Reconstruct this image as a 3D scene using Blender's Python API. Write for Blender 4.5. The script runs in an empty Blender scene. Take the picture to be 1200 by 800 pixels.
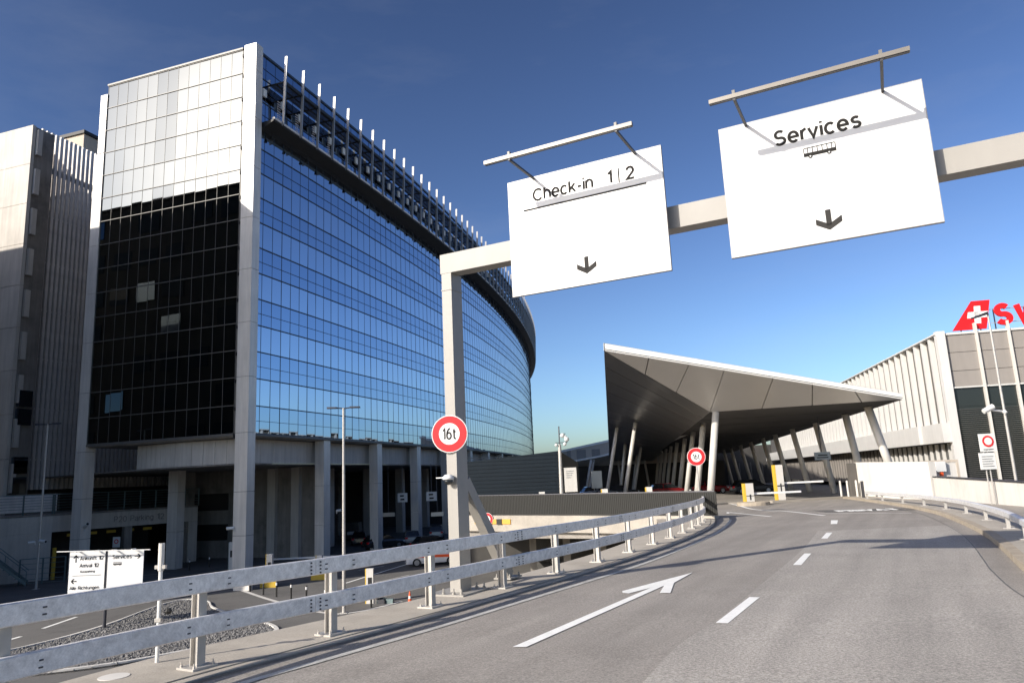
import bpy, math, random
from mathutils import Vector, Matrix
random.seed(7)
S = bpy.context.scene
COL = S.collection
R_ = math.radians

# ------------------------------------------------------------------ camera, sky, sun, exposure
cam = bpy.data.cameras.new('camera'); co = bpy.data.objects.new('camera', cam); COL.objects.link(co)
PITCH, ROLL = .18604, .04594
Zc = Vector((-math.sin(ROLL)*math.cos(PITCH), math.cos(ROLL)*math.cos(PITCH), -math.sin(PITCH)))
fw = Vector((0, 0, -1)); Yc = (fw - Zc*fw.dot(Zc)).normalized(); Xc = Yc.cross(Zc)
M = Matrix((Xc, Yc, Zc)).to_4x4(); M.translation = Vector((0, 0, 1.75))
co.matrix_world = M
cam.sensor_width = 36; cam.lens = 851.83/1200*36; cam.clip_start = .05; cam.clip_end = 6000
S.camera = co
SUN_AZ, SUN_EL = 235.2, 27.2           # compass degrees clockwise from +Y, where the sun stands
w = bpy.data.worlds.new('World'); S.world = w; w.use_nodes = True
nt = w.node_tree; nt.nodes.clear()
sky = nt.nodes.new('ShaderNodeTexSky'); sky.sky_type = 'NISHITA'; sky.sun_disc = False
sky.sun_elevation = R_(SUN_EL); sky.sun_rotation = R_(SUN_AZ)
sky.altitude = 900; sky.air_density = 1.0; sky.dust_density = 2.8; sky.ozone_density = 3.0
gam = nt.nodes.new('ShaderNodeGamma'); gam.inputs[1].default_value = 1.56
bg = nt.nodes.new('ShaderNodeBackground'); bg.inputs[1].default_value = .042
wo = nt.nodes.new('ShaderNodeOutputWorld')
nt.links.new(sky.outputs[0], gam.inputs[0]); hs_ = nt.nodes.new('ShaderNodeHueSaturation'); hs_.inputs['Saturation'].default_value = .93
nt.links.new(gam.outputs[0], hs_.inputs['Color']); tcw = nt.nodes.new('ShaderNodeTexCoord'); mpw = nt.nodes.new('ShaderNodeMapping'); mpw.inputs['Scale'].default_value = (1.2, 2.6, 5); mpw.inputs['Rotation'].default_value = (.3, .2, .6)
nw = nt.nodes.new('ShaderNodeTexNoise'); nw.inputs['Scale'].default_value = 1.7; nw.inputs['Detail'].default_value = 8; nw.inputs['Roughness'].default_value = .62
mrw = nt.nodes.new('ShaderNodeMapRange'); mrw.inputs['From Min'].default_value = .5; mrw.inputs['From Max'].default_value = .85; mrw.inputs['To Min'].default_value = 0; mrw.inputs['To Max'].default_value = .10
mxw = nt.nodes.new('ShaderNodeMixRGB'); mxw.inputs[2].default_value = (9, 9.4, 10, 1)
nt.links.new(tcw.outputs['Generated'], mpw.inputs[0]); nt.links.new(mpw.outputs[0], nw.inputs['Vector']); nt.links.new(nw.outputs['Fac'], mrw.inputs['Value']); nt.links.new(mrw.outputs[0], mxw.inputs[0])
nt.links.new(hs_.outputs[0], mxw.inputs[1]); nt.links.new(mxw.outputs[0], bg.inputs[0]); nt.links.new(bg.outputs[0], wo.inputs[0])
sl = bpy.data.lights.new('sun', 'SUN'); sl.energy = 4.2; sl.angle = R_(.53); sl.color = (1, .93, .83)
so = bpy.data.objects.new('sun', sl); COL.objects.link(so)
sd = Vector((math.sin(R_(SUN_AZ))*math.cos(R_(SUN_EL)), math.cos(R_(SUN_AZ))*math.cos(R_(SUN_EL)), math.sin(R_(SUN_EL))))
so.rotation_euler = sd.to_track_quat('Z', 'Y').to_euler()
S.view_settings.view_transform = 'Standard'; S.view_settings.look = 'None'; S.view_settings.gamma = 1
S.view_settings.exposure = 0.65
S.render.engine = 'CYCLES'
S.render.resolution_x = 1024; S.render.resolution_y = 682

# ------------------------------------------------------------------ materials
def mat(name, base, rough=.6, metal=0., var=.0, vs=1.0, grain=0., gs=60., bump=0., bs=30., streak=0., spec=.5, tint=None, emis=None, stain=0., coat=0.):
    m = bpy.data.materials.new(name); m.use_nodes = True; n = m.node_tree.nodes; l = m.node_tree.links
    b = n['Principled BSDF']; b.inputs['Roughness'].default_value = rough; b.inputs['Metallic'].default_value = metal
    b.inputs['Specular IOR Level'].default_value = spec
    if coat: b.inputs['Coat Weight'].default_value = coat
    tc = n.new('ShaderNodeTexCoord'); col = None
    c = n.new('ShaderNodeRGB'); c.outputs[0].default_value = (*base, 1); col = c.outputs[0]
    def mulnoise(col, scale, amt, sc=(1, 1, 1), detail=4, rough_=.6):
        mp = n.new('ShaderNodeMapping'); mp.inputs['Scale'].default_value = sc; l.new(tc.outputs['Object'], mp.inputs[0])
        no = n.new('ShaderNodeTexNoise'); no.inputs['Scale'].default_value = scale; no.inputs['Detail'].default_value = detail
        no.inputs['Roughness'].default_value = rough_; l.new(mp.outputs[0], no.inputs['Vector'])
        mr = n.new('ShaderNodeMapRange'); mr.inputs['From Min'].default_value = .25; mr.inputs['From Max'].default_value = .75
        mr.inputs['To Min'].default_value = 1-amt; mr.inputs['To Max'].default_value = 1+amt; l.new(no.outputs['Fac'], mr.inputs['Value'])
        mx = n.new('ShaderNodeVectorMath'); mx.operation = 'SCALE'; l.new(col, mx.inputs[0]); l.new(mr.outputs[0], mx.inputs['Scale'])
        return mx.outputs[0]
    if var: col = mulnoise(col, vs, var)
    if grain: col = mulnoise(col, gs, grain, detail=2, rough_=.9)
    if streak: col = mulnoise(col, 3.0, streak, sc=(1, 1, .08), detail=6)
    if name.startswith('asphalt') and name != 'asphalt_dark':
        for sc_, am in (((1.6, .10, 1), .10), ((.5, .05, 1), .09)):
            mp = n.new('ShaderNodeMapping'); mp.vector_type = 'TEXTURE'; mp.inputs['Rotation'].default_value = (0, 0, -R_(29)); mp.inputs['Scale'].default_value = (1/sc_[0], 1/sc_[1], 1); l.new(tc.outputs['Object'], mp.inputs[0])
            no = n.new('ShaderNodeTexNoise'); no.inputs['Scale'].default_value = 1.6; no.inputs['Detail'].default_value = 5; l.new(mp.outputs[0], no.inputs['Vector'])
            mr = n.new('ShaderNodeMapRange'); mr.inputs['From Min'].default_value = .3; mr.inputs['From Max'].default_value = .7; mr.inputs['To Min'].default_value = 1-am; mr.inputs['To Max'].default_value = 1+am; l.new(no.outputs['Fac'], mr.inputs['Value'])
            mx = n.new('ShaderNodeVectorMath'); mx.operation = 'SCALE'; l.new(col, mx.inputs[0]); l.new(mr.outputs[0], mx.inputs['Scale']); col = mx.outputs[0]
    if stain:
        no = n.new('ShaderNodeTexNoise'); no.inputs['Scale'].default_value = .35; no.inputs['Detail'].default_value = 7; no.inputs['Roughness'].default_value = .7
        l.new(tc.outputs['Object'], no.inputs['Vector'])
        rp = n.new('ShaderNodeMapRange'); rp.inputs['From Min'].default_value = .52; rp.inputs['From Max'].default_value = .66
        rp.inputs['To Min'].default_value = 1; rp.inputs['To Max'].default_value = 1-stain; l.new(no.outputs['Fac'], rp.inputs['Value'])
        mx = n.new('ShaderNodeVectorMath'); mx.operation = 'SCALE'; l.new(col, mx.inputs[0]); l.new(rp.outputs[0], mx.inputs['Scale']); col = mx.outputs[0]
    l.new(col, b.inputs['Base Color'])
    if bump:
        no = n.new('ShaderNodeTexNoise'); no.inputs['Scale'].default_value = bs; no.inputs['Detail'].default_value = 3; l.new(tc.outputs['Object'], no.inputs['Vector'])
        bu = n.new('ShaderNodeBump'); bu.inputs['Strength'].default_value = bump; bu.inputs['Distance'].default_value = .02
        l.new(no.outputs['Fac'], bu.inputs['Height']); l.new(bu.outputs[0], b.inputs['Normal'])
    return m

MT = dict(
    asphalt=mat('asphalt', (.26, .236, .208), .85, var=.10, vs=.45, grain=.45, gs=38, bump=.35, bs=90, stain=.13),
    asphalt_new=mat('asphalt_new', (.315, .29, .258), .85, var=.08, vs=.8, grain=.55, gs=34, bump=.4, bs=80),
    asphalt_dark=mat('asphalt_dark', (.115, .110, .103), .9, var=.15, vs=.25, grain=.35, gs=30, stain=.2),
    seam=mat('tar_seam', (.10, .095, .088), .6, var=.3, vs=6),
    concrete=mat('concrete', (.36, .325, .275), .85, var=.12, vs=1.2, grain=.15, gs=40, bump=.25, bs=50, stain=.22),
    kerb=mat('kerb_stone', (.33, .28, .215), .85, var=.2, vs=2.5, grain=.2, gs=50, bump=.3, bs=40),
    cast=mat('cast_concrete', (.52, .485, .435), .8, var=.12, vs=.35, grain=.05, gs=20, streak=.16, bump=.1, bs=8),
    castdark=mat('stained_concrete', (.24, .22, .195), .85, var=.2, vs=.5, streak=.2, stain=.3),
    clad=mat('polished_concrete', (.64, .60, .54), .33, var=.12, vs=.3, streak=.16, spec=.7),
    mark=mat('road_paint', (.78, .77, .73), .7, var=.07, vs=6, grain=.12, gs=50, stain=.12),
    markworn=mat('worn_road_paint', (.42, .41, .38), .75, var=.25, vs=4, grain=.3, gs=50),
    galv=mat('galvanised_steel', (.74, .73, .72), .42, .35, var=.22, vs=11, grain=.14, gs=45, streak=.05, bump=.05, bs=12),
    galvp=mat('galvanised_post', (.44, .42, .39), .48, .45, var=.1, vs=7),
    bolt=mat('bolt_steel', (.09, .09, .1), .5, .8),
    beige=mat('beige_gantry_paint', (.28, .265, .24), .5, var=.05, vs=1.5, streak=.05, bump=.05, bs=6),
    white=mat('white_sign_enamel', (.66, .655, .64), .35, var=.015, vs=1.5),
    signback=mat('sign_edge', (.30, .29, .28), .5, .3),
    ink=mat('dark_lettering', (.018, .017, .016), .8, spec=.2),
    greyline=mat('grey_print', (.035, .033, .031), .8, spec=.2),
    bar=mat('dull_metal_tube', (.16, .145, .125), .45, .4, var=.1, vs=3),
    armd=mat('dark_metal_arm', (.035, .035, .04), .5, .3),
    red=mat('sign_red', (.62, .015, .02), .4, spec=.4),
    logored=mat('logo_red', (.70, .008, .010), .35),
    glassL=mat('silver_mirror_glass', (.155, .165, .16), .015, 1.0),
    glassLd=mat('grey_mirror_glass', (.12, .13, .13), .03, 1.0),
    glassR=mat('blue_mirror_glass', (.245, .32, .425), .02, 1.0),
    glassR2=mat('pale_blue_mirror_glass', (.33, .395, .48), .03, 1.0),
    glassD=mat('dark_tinted_glass', (.02, .024, .024), .08, .0, spec=.45),
    mull=mat('aluminium_mullion', (.13, .125, .115), .5, .2),
    mulld=mat('dark_mullion', (.035, .05, .075), .5, .2),
    dark=mat('dark_steel', (.022, .021, .02), .6, .2),
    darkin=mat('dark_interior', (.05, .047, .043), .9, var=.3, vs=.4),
    fin=mat('bright_aluminium_fin', (.32, .315, .31), .45, .4, var=.05, vs=2),
    louv=mat('weathered_louvre', (.66, .63, .60), .6, .0, var=.12, vs=1.2, streak=.12),
    teal=mat('teal_grey_steel', (.15, .20, .20), .5, .3, var=.1, vs=2),
    ribbed=mat('blue_black_cladding', (.006, .011, .016), .38, .1, var=.2, vs=.6),
    fencem=mat('dark_bronze_fence', (.009, .009, .007), .7, .0),
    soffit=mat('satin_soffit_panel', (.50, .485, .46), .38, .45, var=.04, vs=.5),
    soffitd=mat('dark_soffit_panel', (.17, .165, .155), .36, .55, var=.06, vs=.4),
    fascia=mat('white_fascia', (.74, .73, .69), .5, var=.03, vs=1),
    glassN=mat('neighbour_window', (.02, .03, .04), .5, 0, spec=.2),
    colw=mat('white_column_paint', (.52, .50, .46), .5, var=.05, vs=1.5),
    panel=mat('grey_wall_panel', (.23, .21, .19), .6, var=.08, vs=.5, streak=.06),
    wallw=mat('whitewashed_concrete', (.56, .54, .50), .75, var=.05, vs=.8, streak=.09, stain=.1),
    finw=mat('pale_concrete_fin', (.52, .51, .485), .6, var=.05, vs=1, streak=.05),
    finshade=mat('shaded_infill_wall', (.085, .078, .07), .7, var=.08, vs=1),  # shade between the terminal fins is put into this dark colour
    yellow=mat('yellow_paint', (.58, .38, .04), .5),
    gravel=mat('gravel_stone', (.16, .155, .15), .9, grain=.5, gs=14),
    gravelb=mat('gravel_bed', (.10, .097, .093), .95, grain=.6, gs=25, bump=.8, bs=25),
    carw=mat('white_car_paint', (.72, .72, .72), .25, coat=1), card=mat('dark_car_paint', (.02, .022, .026), .25, coat=1),
    cars=mat('silver_car_paint', (.35, .36, .37), .28, .6, coat=1), carr=mat('red_car_paint', (.16, .008, .01), .25, coat=1),
    carglass=mat('car_glass', (.015, .018, .02), .05, spec=.8), tyre=mat('tyre_rubber', (.015, .015, .015), .85), rim=mat('wheel_rim', (.45, .45, .46), .35, .8),
    orange=mat('reflective_orange', (.80, .10, .02), .5), camw=mat('camera_housing', (.62, .62, .60), .35),
    nbw=mat('dark_render', (.06, .057, .053), .9, var=.2, vs=.3),
    tan=mat('tan_render', (.45, .39, .32), .8, var=.06, vs=.3), ylw=mat('ochre_band', (.55, .30, .04), .6, var=.1, vs=2),
    blue=mat('traffic_blue', (.02, .10, .35), .4), lamp=mat('lamp_glass', (.25, .25, .24), .3),
)

# ------------------------------------------------------------------ mesh helpers
class MB:
    def __init__(s): s.v = []; s.f = []
    def quad(s, *p):
        i = len(s.v); s.v += [tuple(q) for q in p]; s.f.append(tuple(range(i, i+len(p)))); return s
    def hexa(s, b, t):           # b, t : 4 bottom / 4 top corners, same winding (ccw seen from above)
        i = len(s.v); s.v += [tuple(q) for q in b]+[tuple(q) for q in t]
        s.f += [(i+3, i+2, i+1, i), (i+4, i+5, i+6, i+7)] + [(i+k, i+(k+1) % 4, i+4+(k+1) % 4, i+4+k) for k in range(4)]; return s
    def obox(s, c, ax, ay, az):  # centre + half-axis vectors
        c, ax, ay, az = map(Vector, (c, ax, ay, az))
        return s.hexa([c-ax-ay-az, c+ax-ay-az, c+ax+ay-az, c-ax+ay-az], [c-ax-ay+az, c+ax-ay+az, c+ax+ay+az, c-ax+ay+az])
    def box(s, x0, x1, y0, y1, z0, z1):
        return s.hexa([(x0, y0, z0), (x1, y0, z0), (x1, y1, z0), (x0, y1, z0)], [(x0, y0, z1), (x1, y0, z1), (x1, y1, z1), (x0, y1, z1)])
    def prism(s, poly, z0, z1):  # vertical prism; z0/z1 number or function(x,y)
        n = len(poly); i = len(s.v)
        g = lambda z, p: z(p[0], p[1]) if callable(z) else z
        s.v += [(p[0], p[1], g(z0, p)) for p in poly]+[(p[0], p[1], g(z1, p)) for p in poly]
        s.f += [tuple(i+k for k in reversed(range(n))), tuple(i+n+k for k in range(n))]
        s.f += [(i+k, i+(k+1) % n, i+n+(k+1) % n, i+n+k) for k in range(n)]; return s
    def slab(s, poly3, nrm, th):  # any planar polygon extruded along nrm by -th
        nrm = Vector(nrm).normalized()*th; n = len(poly3); i = len(s.v); P = [Vector(p) for p in poly3]
        s.v += [tuple(p) for p in P]+[tuple(p-nrm) for p in P]
        s.f += [tuple(i+k for k in range(n)), tuple(i+n+k for k in reversed(range(n)))]
        s.f += [(i+(k+1) % n, i+k, i+n+k, i+n+(k+1) % n) for k in range(n)]; return s
    def tube(s, a, b, r, r2=None, n=10, cap=True):
        a, b = Vector(a), Vector(b); r2 = r if r2 is None else r2; d = (b-a).normalized()
        u = d.orthogonal().normalized(); w_ = d.cross(u); i = len(s.v)
        for c, rr in ((a, r), (b, r2)):
            for k in range(n):
                t = 2*math.pi*k/n; s.v.append(tuple(c+u*(rr*math.cos(t))+w_*(rr*math.sin(t))))
        s.f += [(i+k, i+(k+1) % n, i+n+(k+1) % n, i+n+k) for k in range(n)]
        if cap: s.f += [tuple(i+k for k in reversed(range(n))), tuple(i+n+k for k in range(n))]
        return s
    def path(s, pts, r, n=8):
        for a, b in zip(pts, pts[1:]): s.tube(a, b, r, n=n)
        return s
    def lathe(s, c, prof, n=14, ax=(0, 0, 1)):   # prof: (radius, height) along ax
        c = Vector(c); ax = Vector(ax).normalized(); u = ax.orthogonal().normalized(); w_ = ax.cross(u); i = len(s.v)
        for r, h in prof:
            for k in range(n):
                t = 2*math.pi*k/n; s.v.append(tuple(c+ax*h+u*(r*math.cos(t))+w_*(r*math.sin(t))))
        for j in range(len(prof)-1):
            s.f += [(i+j*n+k, i+j*n+(k+1) % n, i+(j+1)*n+(k+1) % n, i+(j+1)*n+k) for k in range(n)]
        m = len(prof)-1; s.f += [tuple(i+k for k in reversed(range(n))), tuple(i+m*n+k for k in range(n))]; return s
    def sweep(s, pts, prof, up=(0, 0, 1)):    # prof (across, height) polygon swept along pts, across = to the right of travel
        n = len(prof); i = len(s.v); P = [Vector(p) for p in pts]
        for j, p in enumerate(P):
            d = (P[min(j+1, len(P)-1)]-P[max(j-1, 0)]); d.z = 0; d.normalize(); rt = Vector((d.y, -d.x, 0))
            for a, h in prof: s.v.append(tuple(p+rt*a+Vector((0, 0, h))))
        for j in range(len(P)-1):
            s.f += [(i+j*n+k, i+j*n+(k+1) % n, i+(j+1)*n+(k+1) % n, i+(j+1)*n+k) for k in range(n)]
        m = len(P)-1; s.f += [tuple(i+k for k in reversed(range(n))), tuple(i+m*n+k for k in range(n))]; return s
    def build(s, name, m, parent=None, smooth=False, local=False, stuff=False):
        me = bpy.data.meshes.new(name); org = Vector((0, 0, 0))
        if parent is not None and not local:
            q = parent
            while q is not None: org += q.location; q = q.parent
        me.from_pydata([tuple(Vector(v)-org) for v in s.v], [], s.f); me.update()
        me.materials.append(MT[m] if isinstance(m, str) else m)
        if smooth: me.shade_smooth() if hasattr(me, 'shade_smooth') else [setattr(p, 'use_smooth', True) for p in me.polygons]
        o = bpy.data.objects.new(name, me); COL.objects.link(o)
        if parent is not None: o.parent = parent
        if stuff: o['kind'] = 'stuff'
        return o
def tag(o, label, cat, group=None):
    o['label'] = label; o['category'] = cat
    if group: o['group'] = group
    return o
def thing(name, loc, label, cat, group=None, rz=0):
    o = bpy.data.objects.new(name, None); o.empty_display_size = .2; COL.objects.link(o); o.location = loc; o.rotation_euler = (0, 0, rz)
    return tag(o, label, cat, group)
def copy_thing(root, loc, rz=None, label=None, group=None):
    def rec(o, par):
        c = o.copy(); COL.objects.link(c); c.parent = par
        for ch in o.children: rec(ch, c)
        return c
    c = rec(root, None); c.location = loc
    if rz is not None: c.rotation_euler = (0, 0, rz)
    if label: c['label'] = label
    if group: c['group'] = group
    return c
def structure(o): o['kind'] = 'structure'; return o
def cr(pts, k=6):              # Catmull-Rom resample of a polyline (2D)
    P = [Vector((p[0], p[1])) for p in pts]; P = [P[0]*2-P[1]]+P+[P[-1]*2-P[-2]]; out = []
    for i in range(1, len(P)-2):
        for j in range(k):
            t = j/k; a, b, c, d = P[i-1:i+3]
            out.append(.5*((2*b)+(c-a)*t+(2*a-5*b+4*c-d)*t*t+(3*b-a-3*c+d)*t**3))
    out.append(P[-2]); return [(p.x, p.y) for p in out]
def gz(x, y): return -.012*max(-10, min(y, 200))
def on(p, h=0.): return (p[0], p[1], gz(*p)+h)
def off(pts, d):               # offset 2D polyline to the right of travel
    out = []
    for j, p in enumerate(pts):
        a = Vector(pts[max(j-1, 0)]); b = Vector(pts[min(j+1, len(pts)-1)]); t = (b-a).normalized()
        out.append((p[0]+t.y*d, p[1]-t.x*d))
    return out
def band(name, L, Rr, h, m, parent=None, thick=0):
    b = MB()
    for i in range(len(L)-1):
        if thick: b.hexa([on(L[i], h-thick), on(Rr[i], h-thick), on(Rr[i+1], h-thick), on(L[i+1], h-thick)], [on(L[i], h), on(Rr[i], h), on(Rr[i+1], h), on(L[i+1], h)])
        else: b.quad(on(L[i], h), on(Rr[i], h), on(Rr[i+1], h), on(L[i+1], h))
    return b.build(name, m, parent)
def _A(cx, cy, rx, ry, a0, a1, n=12): return [(cx+rx*math.cos(R_(a0+(a1-a0)*k/n)), cy+ry*math.sin(R_(a0+(a1-a0)*k/n))) for k in range(n+1)]
_hump = _A(.27, .42, .27, .31, 180, 0)
GLY = {   # width, strokes; cap height 1, x-height .73
 'C': (.82, [_A(.44, .5, .44, .5, 42, 318, 20)]), 'c': (.56, [_A(.3, .365, .3, .365, 45, 315, 16)]),
 'e': (.60, [[(.04, .36), (.6, .36)]+_A(.3, .365, .3, .365, 4, 318, 18)]), 'h': (.54, [[(0, 0), (0, 1)], _hump+[(.54, 0)]]), 'n': (.54, [[(0, 0), (0, .73)], _hump+[(.54, 0)]]),
 'k': (.54, [[(0, 0), (0, 1)], [(.5, .73), (.04, .27)], [(.2, .42), (.54, 0)]]), '-': (.32, [[(0, .37), (.32, .37)]]), 'i': (0, [[(0, 0), (0, .73)], [(0, .9), (0, 1.03)]]),
 '1': (.26, [[(0, .8), (.26, 1), (.26, 0)]]), '2': (.60, [_A(.3, .70, .28, .30, 165, -28)+[(.02, .0), (.62, .0)]]), '|': (0, [[(0, -.12), (0, 1.15)]]),
 'S': (.68, [_A(.33, .745, .28, .255, 35, 255, 12)+_A(.35, .25, .32, .25, 82, -150, 14)]), 's': (.52, [_A(.26, .545, .22, .185, 35, 255, 10)+_A(.27, .18, .24, .18, 82, -150, 12)]),
 'r': (.22, [[(0, 0), (0, .73)], _A(.32, .38, .32, .35, 180, 90, 8)]), 'v': (.56, [[(0, .73), (.28, 0), (.56, .73)]]), 'A': (.76, [[(0, 0), (.38, 1), (.76, 0)], [(.13, .32), (.63, .32)]]),
 'u': (.54, [[(0, .73)]+_A(.27, .3, .27, .3, 180, 360), [(.54, 0), (.54, .73)]]), 'f': (.34, [_A(.32, .8, .18, .2, 80, 180, 6)+[(.14, 0)], [(0, .70), (.34, .70)]]),
 't': (.36, [[(.14, .95)]+_A(.32, .18, .18, .18, 180, 290, 6), [(0, .70), (.36, .70)]]), 'a': (.52, [_A(.27, .48, .25, .25, 155, 0, 8)+[(.52, 0)], _A(.25, .2, .25, .2, 0, 359, 14)]),
 'l': (0, [[(0, 0), (0, 1)]]), 'R': (.64, [[(0, 0), (0, 1)]+_A(.36, .75, .26, .25, 90, -90, 10)+[(0, .5)], [(.36, .5), (.66, 0)]]), 'P': (.62, [[(0, 0), (0, 1)]+_A(.36, .73, .26, .27, 90, -90, 10)+[(0, .46)]]),
 'g': (.56, [_A(.28, .365, .28, .365, 0, 359, 16), [(.56, .73)]+_A(.29, -.02, .27, .2, 0, -150, 8)]), 'K': (.66, [[(0, 0), (0, 1)], [(.62, 1), (.03, .38)], [(.22, .58), (.66, 0)]]), 'z': (.5, [[(0, .73), (.5, .73), (0, 0), (.5, 0)]]),
 'p': (.56, [_A(.28, .365, .28, .365, 0, 359, 16), [(0, .73), (0, -.25)]]), 'I': (0, [[(0, 0), (0, 1)]]), 'V': (.74, [[(0, 1), (.37, 0), (.74, 1)]]), 'T': (.70, [[(0, 1), (.7, 1)], [(.35, 1), (.35, 0)]]),
 'W': (1.1, [[(0, 1), (.27, 0), (.55, 1), (.83, 0), (1.1, 1)]]), '0': (.60, [_A(.3, .5, .3, .5, 0, 359, 18)]), '6': (.60, [_A(.3, .31, .3, .31, 0, 359, 16), _A(.52, .31, .52, .72, 95, 175, 8)]),
 'o': (.60, [_A(.3, .365, .3, .365, 0, 359, 16)]), 'm': (.86, [[(0, 0), (0, .73)], _A(.215, .5, .215, .23, 180, 0, 8)+[(.43, 0)], _A(.645, .5, .215, .23, 180, 0, 8)+[(.86, 0)]]), ' ': (.36, []),
}
def text_mesh(name, txt, size, m, parent, origin, ex, ey, nrm, depth=.004, bold=.125, space=.24, align='LEFT', xs=1.):
    """lettering drawn as raised strokes; size = cap height, bold = stroke width in cap heights"""
    ex, ey, nrm = Vector(ex), Vector(ey), Vector(nrm)
    tot = sum(GLY[c][0] for c in txt)+space*(len(txt)-1); x = -tot/2 if align == 'CENTER' else 0; b = MB(); lay = 0
    for ch in txt:
        wd, strokes = GLY[ch]
        for st in strokes:
            lay += 1; d = depth*(1+.06*(lay % 7)); P = [Vector(((x+p[0])*xs, p[1])) for p in st]; L, Rr = [], []
            closed = (P[0]-P[-1]).length < .03 and len(P) > 6
            for k, p in enumerate(P):
                a = P[k-1] if k else (P[-2] if closed else None); c = P[k+1] if k < len(P)-1 else (P[1] if closed else None)
                if a is None: t = (c-p).normalized(); n = Vector((-t.y, t.x)); sc = 1
                elif c is None: t = (p-a).normalized(); n = Vector((-t.y, t.x)); sc = 1
                else:
                    t1, t2 = (p-a).normalized(), (c-p).normalized(); n1 = Vector((-t1.y, t1.x)); t = t1+t2
                    if t.length < .2: n = n1; sc = 1
                    else: t.normalize(); n = Vector((-t.y, t.x)); sc = 1/max(.45, n.dot(n1))
                L.append(p+n*(bold/2*sc)); Rr.append(p-n*(bold/2*sc))
            f3 = lambda q, z: Vector(origin)+ex*(q.x*size)+ey*(q.y*size)+nrm*z
            for k in range(len(P)-1):
                b.quad(f3(Rr[k], d), f3(Rr[k+1], d), f3(L[k+1], d), f3(L[k], d))
                b.quad(f3(L[k], d), f3(L[k+1], d), f3(L[k+1], 0), f3(L[k], 0)); b.quad(f3(Rr[k+1], d), f3(Rr[k], d), f3(Rr[k], 0), f3(Rr[k+1], 0))
            b.quad(f3(L[0], d), f3(L[0], 0), f3(Rr[0], 0), f3(Rr[0], d)); b.quad(f3(L[-1], d), f3(Rr[-1], d), f3(Rr[-1], 0), f3(L[-1], 0))
        x += wd+space
    return b.build(name, m, parent)
def dirv(az): return Vector((math.sin(R_(az)), math.cos(R_(az)), 0))
UP = Vector((0, 0, 1))
G = -4.85                       # lower street level

# ------------------------------------------------------------------ ground, roads
OUT = cr([(-8.3, -8), (-7.4, -1), (-6.3, 3.6), (-5.3, 6.4), (-4.25, 8.85), (-3.25, 10.35), (-2.1, 11.95), (-1.0, 13.7), (.35, 16.1), (2.07, 19.6), (3.9, 24.4), (5.5, 30.1), (6.3, 34.6)])
INN = cr([(-7.2, -8.2), (-6.2, -1), (-5.15, 3.4), (-4.3, 6.0), (-3.45, 7.8), (-2.5, 9.25), (-1.4, 10.95), (-.35, 12.7), (.95, 14.95), (2.69, 18.2), (4.82, 22.6), (7.0, 28.0), (8.6, 33.8)])
RK = cr([(3.6, -9), (4.6, 0), (5.6, 5.6), (7.0, 9.8), (8.25, 12.5), (9.1, 14.1), (10.7, 17.08), (12.32, 20.3), (14.28, 24.66), (16.41, 29.89), (18.71, 37.22), (21.12, 46.66), (22.4, 52.3)])
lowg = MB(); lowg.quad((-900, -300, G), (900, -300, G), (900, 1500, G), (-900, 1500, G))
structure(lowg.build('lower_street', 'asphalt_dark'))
# upper level: road deck and forecourt as one slab that ends at the strip edge and at the fence line
FA, FB = (-2.95, 42.1), (8.75, 33.3)
up = MB(); edge = [p for p in OUT]
poly = edge+[FB, FA, (-4.0, 58), (-5.2, 75), (1.0, 105), (8, 150), (12, 200), (-60, 260), (400, 260), (400, -8.5)]
P2 = poly
i0 = len(P2)
up.prism(P2, lambda x, y: gz(x, y)-.9, gz)
deck = structure(up.build('road_deck', 'asphalt'))
# newer asphalt on the right lane (seam seen left of the dashes)
SEAM = cr([(-3.2, -6), (-.6, 2.5), (1.35, 7.7), (2.55, 9.9), (4.3, 13.3), (6.6, 17.8), (9.2, 23.3)])
SEAM2 = [(p[0]+.001, p[1]) for p in SEAM]
ROFF = off(RK, -.35)
n_ = len(SEAM)
def resamp(pts, y): 
    for a, b in zip(pts, pts[1:]):
        if a[1] <= y <= b[1]: t = (y-a[1])/(b[1]-a[1]+1e-9); return (a[0]+(b[0]-a[0])*t, y)
    return pts[-1]
structure(band('right_lane_asphalt', SEAM, [resamp(ROFF, p[1]) for p in SEAM], .004, 'asphalt_new'))
# left concrete strip (kerb walkway under the guard rail)
strip = structure(band('concrete_walkway', OUT, INN, .03, 'concrete', thick=.5))
structure(band('walkway_kerb', [(p[0], p[1]) for p in off(INN, .02)], off(INN, .17), .02, 'concrete', thick=.2))
structure(band('gutter_seam', off(INN, .17), off(INN, .25), .005, 'seam'))
# left edge line
EL = cr([(-6.6, -9), (-5.6, -1), (-4.6, 3.2), (-3.8, 5.6), (-2.92, 7.4), (-2.21, 8.5), (-1.2, 10.05), (-.19, 11.75), (1.17, 14.0), (2.5, 16.3), (4.18, 19.7), (6.12, 24.0), (7.7, 28.2), (8.9, 31.9)])
structure(band('edge_line_marking', EL, off(EL, .11), .008, 'markworn'))
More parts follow.
